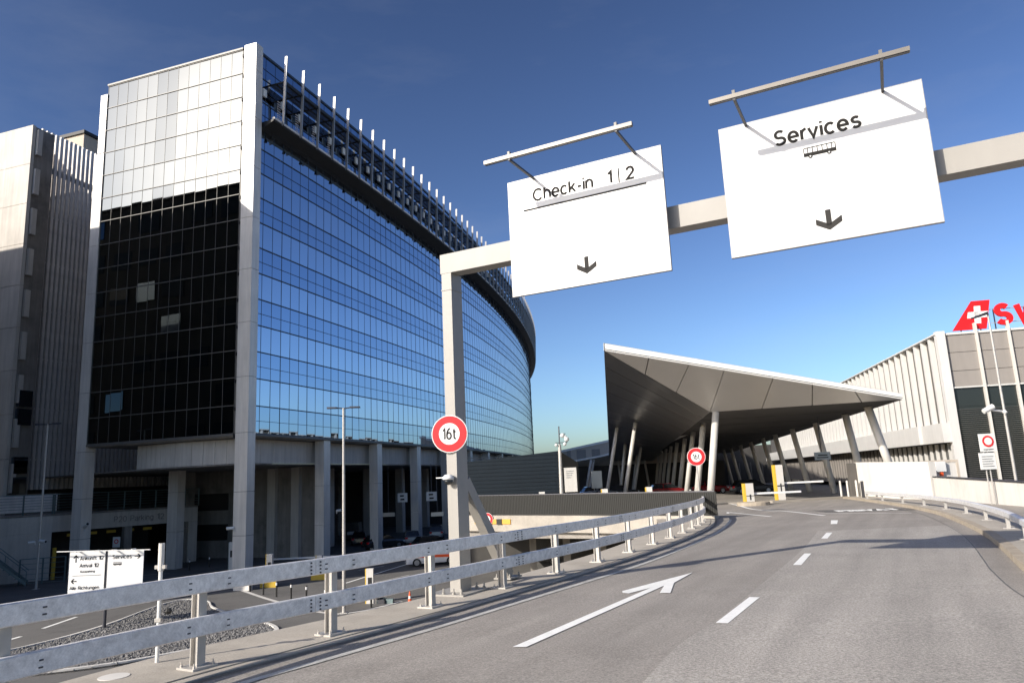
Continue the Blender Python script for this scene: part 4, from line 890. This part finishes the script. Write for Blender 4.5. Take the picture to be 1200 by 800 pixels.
MB().hexa([(1.95, -.8, 1.25), (2.3, -.8, 1.25), (2.3, .8, 1.25), (1.95, .8, 1.25)], [(1.6, -.75, 2.05), (1.78, -.75, 2.05), (1.78, .75, 2.05), (1.6, .75, 2.05)]).build('windscreen', 'carglass', vn, local=True)
MB().box(-2.56, -2.51, -.45, .45, .9, 1.25).build('plate', 'camw', vn, local=True)
for x in (-1.6, 1.6):
    for sy in (-1, 1): MB().tube((x, sy*.78, .35), (x, sy*.98, .35), .35, n=16).build('wheel', 'tyre', vn, local=True)

# ------------------------------------------------------------------ dark fence, edge beam, underpass
ff = thing('slatted_fence', (FA[0], FA[1], -.3), 'dark bronze railing of close vertical bars along the forecourt edge', 'fence')
fa_, fb_ = Vector((FA[0], FA[1], 0)), Vector((FB[0], FB[1], 0)); fd_ = fb_-fa_; fl = fd_.length; fu = fd_.normalized(); fp = Vector((-fu.y, fu.x, 0))
def fz(s): return -.14+(-.12)*(s/fl)       # foot height
for z, h_ in ((1.05, .025), (.04, .02)):
    MB().slab([fa_+UP*(fz(0)+z-h_), fb_+UP*(fz(fl)+z-h_), fb_+UP*(fz(fl)+z+h_), fa_+UP*(fz(0)+z+h_)], fp, .05).build('rail', 'fencem' if z < 1 else 'bolt', ff)
barm = bpy.data.meshes.new('bar'); fb = MB().box(-.045, .045, -.03, .03, 0, 1.04); barm.from_pydata(fb.v, [], fb.f); barm.materials.append(MT['fencem'])
NB = 140
for k in range(NB):
    s_ = fl*k/(NB-1); o = bpy.data.objects.new('bar', barm); COL.objects.link(o); o.parent = ff; o.location = fa_+fu*s_+UP*fz(s_)-ff.location; o.rotation_euler = (0, 0, math.atan2(fu.y, fu.x))
eb = thing('edge_beam', (FA[0], FA[1], -1.2), 'pale concrete edge beam below the dark railing with an ochre height band', 'bridge edge')
MB().hexa([fa_-fp*.25+UP*-1.0, fb_-fp*.25+UP*-1.1, fb_+fp*.2+UP*-1.1, fa_+fp*.2+UP*-1.0], [fa_-fp*.25+UP*(fz(0)-.02), fb_-fp*.25+UP*(fz(fl)-.02), fb_+fp*.2+UP*(fz(fl)-.02), fa_+fp*.2+UP*(fz(0)-.02)]).build('beam', 'concrete', eb)
MB().obox(fa_+fu*2.0-fp*.28+UP*-.50, fu*1.25, fp*.02, UP*.13).build('height_band', 'ylw', eb); MB().obox(fa_+fu*2.5-fp*.31+UP*-.50, fu*.18, fp*.02, UP*.14).build('band_mark', 'dark', eb)
disc('weight_limit_sign', fa_+fu*1.75-fp*.42+UP*-.36, (-.3, -.95, 0), .33, 'small red rimmed round sign fixed to the concrete edge beam below the railing', '16t', .17)
rw = thing('underpass_wall', (1, 46, G), 'dark retaining wall under the forecourt bridge', 'wall')
MB().prism([(3.2, 27.5), (8.7, 34.2), (8.3, 34.6), (2.9, 27.9)], G, -1.2).build('wall', 'castdark', rw)
MB().prism([(-6, 62), (60, 48), (60, 50), (-6, 63)], G, -1.3).build('wall', 'darkin', rw)
for k in range(5): MB().box(.5+2*k, .9+2*k, 46-1.2*k, 46.5-1.2*k, G, -1.3).build('column', 'castdark', rw)

# ------------------------------------------------------------------ forecourt behind the fence
bx = thing('dark_pavilion', (0, 61, -.7), 'blue black ribbed metal pavilion behind the dark railing', 'building')
bp_ = [(-4.2, 62.5), (-4.2, 60.35), (3.42, 60.0), (5.15, 63.0), (5.15, 72), (-4.2, 72)]
def bz(x, y): return 3.25+(.55*min(1, max(0, (x+4.2)/5)) if x < 3.5 else -.4)
MB().prism(bp_, -1.0, bz).build('body', 'ribbed', bx)
for k in range(14):
    z = -.4+.3*k; xr_ = 3.42
    MB().slab([(-4.2, 60.33, z), (xr_, 59.97, z), (xr_, 59.97, z+.05), (-4.2, 60.33, z+.05)], (0, -1, 0), -.02).build('rib', 'ribbed', bx)
bd_ = thing('info_board', (4.0, 57, 0), 'white information board beside the dark pavilion', 'board')
MB().box(3.55, 4.5, 57, 57.08, .55, 2.38).build('panel', 'wallw', bd_)
for k in range(4): MB().box(3.7, 4.3-.08*k, 56.98, 56.995, 2.1-.16*k, 2.14-.16*k).build('text_line', 'cars', bd_)
for x in (3.65, 4.4): MB().box(x-.04, x+.04, 57.09, 57.15, -.7, 2.3).build('post', 'bolt', bd_)
ma = thing('camera_mast', (3.14, 55, -.66), 'tall grey mast with floodlights and cameras beside the dark pavilion', 'mast')
MB().tube((3.14, 55, -.66), (3.2, 55, 4.1), .16, .12, n=12).build('pole', 'galvp', ma); MB().tube((3.2, 55, 4.1), (3.22, 55, 5.45), .045, n=8).build('spike', 'bolt', ma)
for x, z, r in ((3.45, 4.75, .18), (3.75, 4.45, .2), (2.95, 4.05, .13), (3.6, 4.1, .14), (3.65, 4.65, .12)): MB().lathe((x, 54.9, z-r), [(.03, 0), (r*.8, r*.5), (r, r), (r*.8, r*1.6), (.03, r*2)], 12).build('floodlight', 'camw', ma)
MB().box(2.9, 3.8, 54.95, 55.0, 4.2, 4.25).box(3.2, 3.7, 54.95, 55.0, 4.85, 4.9).build('crossbar', 'bolt', ma)
for x, y, lb_ in ((1.6, 52, 'small grey bin-shaped cabinet behind the railing, left'), (6.0, 52, 'cabinet with yellow side behind the railing, middle'), (9.1, 52, 'pale cabinet behind the railing, right')):
    t = thing('ticket_cabinet', (x, y, gz(x, y)), lb_, 'ticket machine'); MB().box(x-.2, x+.2, y-.15, y+.15, gz(x, y), .75).build('cabinet', 'wallw', t); MB().box(x-.25, x-.205, y-.14, y+.14, gz(x, y), .72).build('side_stripe', 'yellow' if x > 3 else 'bolt', t)
b1 = thing('barrier_arm', (6.3, 52, .3), 'white barrier arm between the cabinets behind the railing', 'barrier'); MB().box(2.0, 5.7, 52, 52.06, .12, .2).box(6.3, 8.8, 52, 52.06, .15, .23).box(9.5, 12.4, 52, 52.06, .2, .3).build('arm', 'camw', b1)
sb = thing('small_sign', (7.6, 75, 0), 'small grey blue sign standing under the canopy edge', 'sign'); MB().box(6.9, 7.9, 70, 70.08, .5, 2.1).build('panel', 'cars', sb); MB().box(7.3, 7.5, 70.1, 70.2, -.85, 1).build('post', 'bolt', sb)
rh = thing('rear_terminal', (14, 152, -1.8), 'distant tan terminal wing with a curved white canopy edge', 'building')
MB().prism([(7, 151), (40, 151), (40, 160), (7, 160)], -1.8, lambda x, y: 6.75+(x-9)*.17).build('wall', 'tan', rh)
MB().prism([(6.8, 150.8), (40.2, 150.8), (40.2, 151), (6.8, 151)], lambda x, y: 6.55+(x-9)*.17, lambda x, y: 7.0+(x-9)*.17).build('roof_edge', 'fascia', rh)
for x, w_ in ((10.2, .8), (12.2, 1.9), (15.3, 1.7)): MB().prism([(x, 150.9), (x+w_, 150.9), (x+w_, 150.98), (x, 150.98)], 5.0, 6.9).build('window', 'panel', rh)
cpts = [(8.5, 4.2), (10.68, 4.71), (14.54, 5.22), (16.5, 5.5), (18.76, 5.95), (26, 6.6)]
b = MB()
for (xa, za), (xb, zb_) in zip(cpts, cpts[1:]): b.hexa([(xa, 146, za-.35), (xb, 146, zb_-.35), (xb, 151, 3.5), (xa, 151, 3.5)], [(xa, 146, za), (xb, 146, zb_), (xb, 151, zb_), (xa, 151, za)])
b.build('canopy', 'fascia', rh)
MB().box(6, 42, 150.4, 150.95, -1.8, 3.5).build('glazing', 'darkin', rh)
for x, xx in ((14.4, 15.3), (21, 20), (26.5, 25.2)): MB().tube((x-.6, 147, -1.7), (xx, 147, 4.9), .22, n=8).build('column', 'colw', rh)

# ------------------------------------------------------------------ big faceted canopy
ca = thing('entrance_canopy', (13, 50, -.6), 'large angular entrance canopy with pointed tip and rows of leaning columns', 'canopy')
T = Vector((5.75, 45, 9.35)); R1 = Vector((24.49, 46, 5.53)); K = Vector((13.34, 50, 5.6)); L2 = Vector((13.75, 110, 4.66)); K2 = Vector((31.2, 176, 3.6))
R2 = R1+Vector((.203*130, 130, -.1)); 
def lerp(a, b_, t): return a+(b_-a)*t
tops = [0, .149, .283, .40, .564, .696, .84, 1.0]
fold = [(0, 0), (.365, 0), (.66, 0), (1, 0), (1, .285), (1, .55), (1, .80), (1, 1)]
def low(f_): return lerp(lerp(T, K, f_[0]), R1, 0) if f_[1] == 0 else lerp(K, R1, f_[1])
nS = (R1-T).cross(K-T).normalized(); nS = nS if nS.z < 0 else -nS
for i in range(7):
    a, b_ = lerp(T, R1, tops[i]), lerp(T, R1, tops[i+1]); c, d = low(fold[i+1]), low(fold[i])
    pts = [a, b_, c, d] if i else [a, b_, c]
    if i == 6: pts = [a, b_, d]
    cen = sum(pts, Vector())/len(pts); pts = [cen+(p-cen)*(1-.035/max(.5, (p-cen).length)) for p in pts]
    nn = (pts[1]-pts[0]).cross(pts[2]-pts[0]).normalized(); nn = nn if nn.z < 0 else -nn
    MB().slab(pts if (pts[1]-pts[0]).cross(pts[2]-pts[0]).dot(nn) > 0 else pts[::-1], nn, .06).build('soffit_panel', 'soffit', ca)
# dark inclined face, in strips
def strip_panels(A, B, Cc, D, n, m, name='soffit_panel', gap=.04):   # quad A-B (left edge), D-C (right edge)
    for k in range(n):
        t0, t1 = k/n, (k+1)/n; pts = [lerp(A, B, t0+.001), lerp(A, B, t1-.001), lerp(D, Cc, t1-.001), lerp(D, Cc, t0+.001)]
        v = [tuple(p) for p in pts]; b = MB(); i = 0
        b.v = v+[tuple(p+UP*.08) for p in pts]; b.f = [(0, 1, 2), (0, 2, 3), (6, 5, 4), (7, 6, 4)]+[(k2, 4+k2, 4+(k2+1) % 4, (k2+1) % 4) for k2 in range(4)]
        b.build(name, m, ca)
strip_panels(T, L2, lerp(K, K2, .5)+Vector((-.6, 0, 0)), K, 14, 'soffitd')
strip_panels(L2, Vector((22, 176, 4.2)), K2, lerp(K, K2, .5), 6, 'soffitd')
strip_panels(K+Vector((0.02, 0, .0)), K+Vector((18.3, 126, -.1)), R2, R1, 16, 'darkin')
# fascia and roof
nb_ = Vector((.05, -1, 0)).normalized(); hgt = .62
MB().slab([T+UP*.03, R1+UP*.03, R1+UP*hgt*.62, T+UP*hgt*.8], nb_, .12).build('fascia', 'fascia', ca)
b = MB(); b.v = [tuple(T+UP*.5+Vector((0, -.02, 0))), tuple(R1+UP*.40), tuple(R2+UP*.6), tuple(L2+UP*.6+Vector((8, 66, 0))), tuple(L2+UP*.6)]; b.f = [(0, 1, 2, 3, 4)]; b.build('roof', 'fascia', ca)
MB().slab([T+UP*.09, R1+UP*.09, R1+UP*.13, T+UP*.13], nb_, -.01).build('fascia_dark_line', 'dark', ca)  # thin dark line along the fascia front
MB().slab([T, T+UP*.5, L2+UP*.5, L2], (-1, .1, 0), .05).build('edge_trim', 'soffitd', ca)
cols = [((12.73, 50), (13.74, 50, 5.6)), ((14.48, 61), (15.64, 61, 5.6)), ((16.33, 73), (17.62, 73, 5.5))]
for k in range(12): cols.append(((18.24+1.78*k*.95, 85+12*k), (19.5+1.72*k*.97, 85+12*k, 5.4)))
for (x, y), tp in cols: MB().tube((x, y, gz(x, y)), tp, .235, .235, n=14).build('column', 'colw', ca, smooth=True)
for (x, y), tp in [((25.75, 50.4), (25.15-.9, 50.2, 5.5)), ((26.75, 57.5), (25.7, 57, 5.5)), ((27.95, 66), (27.0, 66, 5.45)), ((29.3, 75), (28.2, 75, 5.45)), ((31.07, 85), (29.9, 85, 5.4)), ((33.1, 95), (31.8, 95, 5.4)), ((35.4, 107), (34.0, 107, 5.4)), ((37.8, 120), (36.4, 120, 5.4)), ((40.2, 134), (38.9, 134, 5.4)), ((42.8, 148), (41.5, 148, 5.4))]:
    MB().tube((x, y, gz(x, y)), tp, .27, .27, n=14).build('column', 'colw', ca, smooth=True)
for (x, y), tp in [((9.3, 80), (11.12, 80, 7.0)), ((10.1, 72), (11.8, 72, 6.6)), ((15.4, 100), (16.9, 100, 5.4)), ((18.0, 118), (19.2, 118, 4.9)), ((10.0, 112), (11.2, 112, 4.0)), ((13.0, 96), (14.2, 96, 5.6))]:
    MB().tube((x, y, gz(x, y)), tp, .2, .2, n=10).build('column', 'colw', ca, smooth=True)
hs = thing('hanging_sign', (23.9, 58, 2), 'small grey hanging sign under the canopy between leaning columns', 'sign'); MB().box(23.35, 24.6, 58, 58.1, 2.1, 2.7).build('panel', 'cars', hs); MB().box(23.6, 24.35, 57.97, 57.99, 2.42, 2.5).box(23.5, 24.4, 57.97, 57.99, 2.24, 2.31).build('text_line', 'ink', hs); MB().box(23.9, 23.96, 58.03, 58.08, 2.7, 5.5).build('hanger', 'bolt', hs)
fw_ = thing('backdrop_hall', (50, 192, -2), 'added dark backdrop hall closing the view under the canopy', 'building')  # added dark backdrop, hides the bright sky below the canopy ceiling
MB().prism([(10, 185), (95, 172), (95, 200), (10, 200)], -2.5, 7).build('wall', 'darkin', fw_)
for k in range(30): MB().box(14+2.6*k, 14.25+2.6*k, 183.2-.4*k, 183.5-.4*k, -2.5, 3).build('mullion', 'mull', fw_)
for i, (x, y, rz, p, lb_) in enumerate([(15.9, 79, 0, 'carr', 'dark red car behind the left gate post under the canopy'), (22.5, 88, 5, 'carr', 'red car behind the lowered barrier arm'), (9.4, 88, 10, 'cars', 'silver car under the left canopy edge'), (12.6, 92, 0, 'card', 'black car parked under the canopy left of the columns'), (24.5, 78, 0, 'card', 'black car deep in the shade under the canopy')]):
    car('parked_car', (x, y, gz(x, y)), R_(rz), p, lb_, 'cars waiting under the canopy')
# gates
def gate(p, h_, label, arm=None):
    x, y = p; z = gz(x, y); t = thing('gate_post', (x, y, z), label, 'barrier gate')
    MB().box(x-.18, x+.3, y-.2, y+.2, z+.14, z+h_).build('cabinet', 'colw', t); MB().box(x-.3, x-.182, y-.2, y+.2, z+.14, z+h_).build('yellow_side', 'yellow', t)
    MB().box(x+.02, x+.1, y-.215, y-.202, z+h_*.25, z+h_*.5).build('slot', 'dark', t); MB().box(x-.18, x+.305, y-.212, y-.202, z+h_*.42, z+h_*.45).build('seam', 'dark', t)
    if arm: MB().box(x+.3, x+arm, y-.03, y+.03, z+h_*.48, z+h_*.48+.12).build('arm', 'camw', t)
    return t
gate((17.46, 49.9), 2.45, 'taller white and yellow barrier gate cabinet in front of the canopy', 3.0)
g2 = gate((14.3, 46.5), 1.35, 'shorter white and yellow barrier gate cabinet left of the tall one', 3.3)
MB().lathe(on((14.5, 46.3)), [(1.0, 0), (1.0, .2), (.9, .24)], 20).build('plinth', 'kerb', g2)
structure(MB().prism([(16.6, 48.9), (18.8, 49.6), (22.6, 51.3), (22.8, 52.2), (18, 51.0), (16.4, 50.3)], lambda x, y: gz(x, y)-.1, lambda x, y: gz(x, y)+.13).build('gate_island', 'concrete'))
structure(band('forecourt_kerb', [(11.5, 48.6), (14, 50.8), (17, 51.2)], [(11.6, 48.4), (14.1, 50.5), (17.1, 50.9)], .1, 'concrete', thick=.2))
bw = thing('steel_bollard', (0, 0, 0), 'x', 'bollard', 'grey steel bollards left of the white wall'); MB().lathe((0, 0, 0), [(.07, 0), (.07, 1.15), (.03, 1.2)], 10).build('shaft', 'colw', bw, local=True)
for i, (x, y, lb_) in enumerate([(22.3, 51.6, 'leftmost of three grey steel bollards left of the white wall'), (22.65, 51.3, 'middle of three grey steel bollards left of the white wall'), (22.95, 50.6, 'rightmost of three grey steel bollards left of the white wall')]):
    if i == 0: bw.location = on((x, y)); bw['label'] = lb_
    else: copy_thing(bw, on((x, y)), label=lb_)
# second 16t sign on its post
d2 = disc('weight_limit_sign', (8.73, 36, 2.39), (-.24, -.97, 0), .42, 'small round red 16 t limit sign on a thin pole before the canopy columns', '16t', .23)
MB().tube((8.73, 36.06, gz(8.7, 36)), (8.73, 36.06, 2.4), .04, n=8).build('pole', 'galvp', d2)

# ------------------------------------------------------------------ right terminal building with fins and logo
bt_ = thing('terminal_building', (35.7, 60.2, -.7), 'pale terminal building with vertical fins, grey panels and dark glass at right', 'building')
C0 = Vector((35.7, 60.23, 0)); sd_ = dirv(11.5); fd = dirv(101.5); GB = -.8; TOP = 12.0
def B(a, s, z=0): return C0+fd*a+sd_*s+UP*z        # a along the front to the right, s along the side away
def bb_(a0, a1, s0, s1, z0, z1, nm, m): return MB().prism([B(a0, s0)[:2], B(a1, s0)[:2], B(a1, s1)[:2], B(a0, s1)[:2]], z0, z1).build(nm, m, bt_)
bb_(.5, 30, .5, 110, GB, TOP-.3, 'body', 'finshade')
# side: fins
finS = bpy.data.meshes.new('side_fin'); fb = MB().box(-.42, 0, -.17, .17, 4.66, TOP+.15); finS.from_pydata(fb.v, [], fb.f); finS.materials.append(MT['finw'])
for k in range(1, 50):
    o = bpy.data.objects.new('side_fin', finS); COL.objects.link(o); o.parent = bt_; o.location = B(.32, 1.95*k)-bt_.location; o.location.z = -bt_.location.z; o.rotation_euler = (0, 0, math.atan2(fd.y, fd.x))
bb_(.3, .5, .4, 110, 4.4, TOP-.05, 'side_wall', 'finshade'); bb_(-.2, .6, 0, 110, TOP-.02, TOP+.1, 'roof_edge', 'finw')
bb_(-1.0, .3, 5.0, 110, 3.05, 4.65, 'side_beam', 'finw'); bb_(-.75, .3, -.1, 5.0-.01, 3.06, 4.64, 'side_beam', 'finw')
bb_(.28, .5, .4, 110, GB, 3.04, 'lower_glazing', 'glassD')
for k in range(1, 60): MB().obox(B(.15, 1.5*k, 1.1), fd*.12, sd_*.09, UP*1.9).build('lower_fin', 'finw' if k < 14 else 'panel', bt_)
# corner column
bb_(-.12, .55, -.15, .45, GB, TOP+.25, 'corner_column', 'finw')
# front: grey panels, strip, dark glass, mullion fins
for j in range(9):
    a0 = .55+(2.42*j); a1 = a0+2.42
    for z0, z1 in ((7.55, 8.85), (8.87, 10.4), (10.42, TOP-.12)): bb_(a0+.02, a1-.02, .12, .4, z0+.01, z1-.01, 'wall_panel', 'panel')
    bb_(a0+.03, a1-.03, .2, .3, 5.9, 7.4, 'upper_glass', 'glassD'); bb_(a0+.03, a1-.03, .2, .3, -.8, 5.88, 'glass_pane', 'glassD')
    MB().obox(B(a1, .08, 6.0), fd*.09, sd_*.18, UP*6.75).build('mullion', 'colw', bt_)
bb_(.55, 22, .02, .4, 7.42, 7.54, 'sill_band', 'finw')
for j in range(40): bb_(.58, 22, .1, .16, -.6+.16*j, -.575+.16*j, 'louvre_slat', 'seam')
bb_(.4, 24, .0, .4, TOP-.1, TOP+.08, 'roof_edge', 'finw')
# logo tail and letters
lo = thing('roof_logo', B(3, .2, 12.3), 'red tail-shaped roof emblem with white cross at the building corner', 'logo')
def LP(a, z, d=0): return B(a, .25-d, z)
MB().slab([LP(1.35, 12.25), LP(3.93, 12.25), LP(4.5, 14.65), LP(3.1, 14.65)], -sd_, .18).build('tail', 'logored', lo)
for (a0, a1, z0, z1) in ((3.13, 3.62, 12.72, 14.2), (2.62, 4.13, 13.2, 13.72)):
    MB().slab([LP(a0-.05, z0, .03), LP(a1-.05, z0, .03), LP(a1+.08, z1, .03), LP(a0+.08, z1, .03)], -sd_, .05).build('cross', 'white', lo)
for a in (2.0, 3.5): MB().obox(LP(a, 12.15, -.1), fd*.04, sd_*.04, UP*.15).build('support', 'bolt', lo)
lt = thing('roof_lettering', B(5, .2, 12.4), 'large red roof letters SWISS beside the tail emblem, mostly outside the frame', 'sign')
xl = 4.78
for ch in 'SWISS':
    text_mesh('letter', ch, 1.42, 'logored', lt, LP(xl, 12.62, 0), fd, UP, -sd_, depth=.22, bold=.30); xl += (GLY[ch][0]+.42)*1.42
for z in (12.7, 13.85): MB().obox(LP(8, z, -.2), fd*3.6, sd_*.025, UP*.025).build('support_rail', 'galvp', lt)
for a in (4.7, 7, 9.5): MB().obox(LP(a, 12.9, -.22), fd*.04, sd_*.04, UP*1.0).build('support', 'bolt', lt)
fl_ = thing('floodlight', B(6.9, -.1, 11.7), 'small dark floodlight under the roof edge below the red letters', 'floodlight'); MB().obox(B(6.9, -.15, 11.7), fd*.25, sd_*.15, UP*.1).build('housing', 'bolt', fl_)

# white walls
wa = thing('white_wall', (23.4, 47, -.55), 'tall whitewashed concrete wall behind the start of the low rail', 'wall')
MB().hexa([(23.25, 51.1, -.7), (23.68, 42.75, -.6), (24.1, 42.8, -.6), (23.9, 51.3, -.7)], [(23.25, 51.1, 1.78), (23.68, 42.75, 1.62), (24.1, 42.8, 1.62), (23.9, 51.3, 1.78)]).build('wall', 'wallw', wa)
MB().box(22.75, 23.22, 50.9, 51.3, -.7, 1.74).build('end_pier', 'finshade', wa)
wb2 = thing('low_white_wall', (22, 36, -.45), 'low whitewashed concrete parapet on the right below the no-entry notice', 'wall')
wl = [(23.75, 42.6), (22.6, 37.5), (21.35, 32), (19.9, 26), (18.4, 20)]
for (a, b_) in zip(wl, wl[1:]):
    A_, B_ = Vector((*a, 0)), Vector((*b_, 0)); d = (B_-A_).normalized(); n = Vector((-d.y, d.x, 0)); 
    za, zb_ = .74-.012*(43-a[1]), .74-.012*(43-b_[1])
    MB().hexa([A_+d*.01+UP*-.9, B_+UP*-.9, B_+n*.3+UP*-.9, A_+d*.01+n*.3+UP*-.9], [A_+d*.01+UP*za, B_+UP*zb_, B_+n*.3+UP*zb_, A_+d*.01+n*.3+UP*za]).build('wall_section', 'wallw', wb2)
    MB().hexa([A_-n*.04+UP*(za+.003), B_-n*.04+UP*(zb_+.003), B_+n*.34+UP*(zb_+.003), A_+n*.34+UP*(za+.003)], [A_-n*.04+UP*(za+.06), B_-n*.04+UP*(zb_+.06), B_+n*.34+UP*(zb_+.06), A_+n*.34+UP*(za+.06)]).build('coping', 'bolt', wb2)
# notice board pieces
nd = thing('no_entry_notice', (21.6, 34.2, -.4), 'white notice board with red ring and small text panel behind the low wall', 'road sign')
MB().box(21.33, 22.08, 34, 34.04, 1.98, 2.80).build('panel', 'camw', nd); MB().box(21.22, 21.95, 34.01, 34.05, 1.18, 1.93).build('text_panel', 'camw', nd)
MB().lathe((21.72, 33.99, 2.45), [(.26, 0), (.26, .008)], 28, nY).build('ring', 'red', nd); MB().lathe((21.72, 33.98, 2.45), [(.175, 0), (.175, .01)], 28, nY).build('ring_centre', 'camw', nd)
text_mesh('lettering', 'ausgenommen', .05, 'ink', nd, (21.46, 33.99, 2.06), X, UP, nY, depth=.004)
for k in range(5): MB().box(21.32, 21.85-.06*(k % 2), 33.995, 34.005, 1.75-.11*k, 1.78-.11*k).build('text_line', 'cars', nd)
for x in (21.5, 21.68): MB().tube((x, 34.1, -.4), (x, 34.1, 2.7), .03, n=8).build('post', 'galvp', nd)
lm = thing('street_lamp', (24.0, 36, -.43), 'thin lamp post at right edge crossing the red tail emblem', 'street lamp')
MB().tube((24.05, 36, -.43), (24.05, 36, 8.85), .075, .045, n=12).build('pole', 'galvp', lm)
MB().hexa([(23.25, 35.9, 8.58), (24.0, 35.9, 8.78), (24.0, 36.1, 8.78), (23.25, 36.1, 8.58)], [(23.2, 35.92, 8.66), (24.0, 35.88, 8.92), (24.0, 36.12, 8.92), (23.2, 36.08, 8.66)]).build('lamp_head', 'bolt', lm)
lc = thing('security_camera', (23.95, 35.9, 4.0), 'white camera on an arm of the thin lamp post at right', 'camera')
MB().tube((22.9, 35.8, 3.93), (23.4, 35.8, 4.15), .12, .14, n=10).build('housing', 'camw', lc); MB().tube((23.3, 35.8, 3.98), (24.05, 35.95, 3.88), .05, n=8).build('arm', 'camw', lc); MB().lathe((24.0, 35.9, 3.75), [(.04, 0), (.12, .1), (.04, .22)], 10).build('mount', 'camw', lc)
hb2 = thing('hoarding', (25.6, 44.6, -.5), 'white hoarding with tan frame and red post between wall and glass front', 'hoarding')
MB().box(24.3, 26.35, 44.6, 44.65, -.5, 1.52).build('panel', 'wallw', hb2); MB().box(24.2, 26.5, 44.56, 44.6, 1.53, 1.68).box(26.36, 26.5, 44.56, 44.6, -.5, 1.52).build('frame', 'tan', hb2)
MB().box(25.25, 25.42, 44.4, 44.5, -.5, 1.1).build('red_post', 'orange', hb2); MB().box(25.0, 25.6, 44.35, 44.5, 1.0, 1.6).build('box', 'camw', hb2)
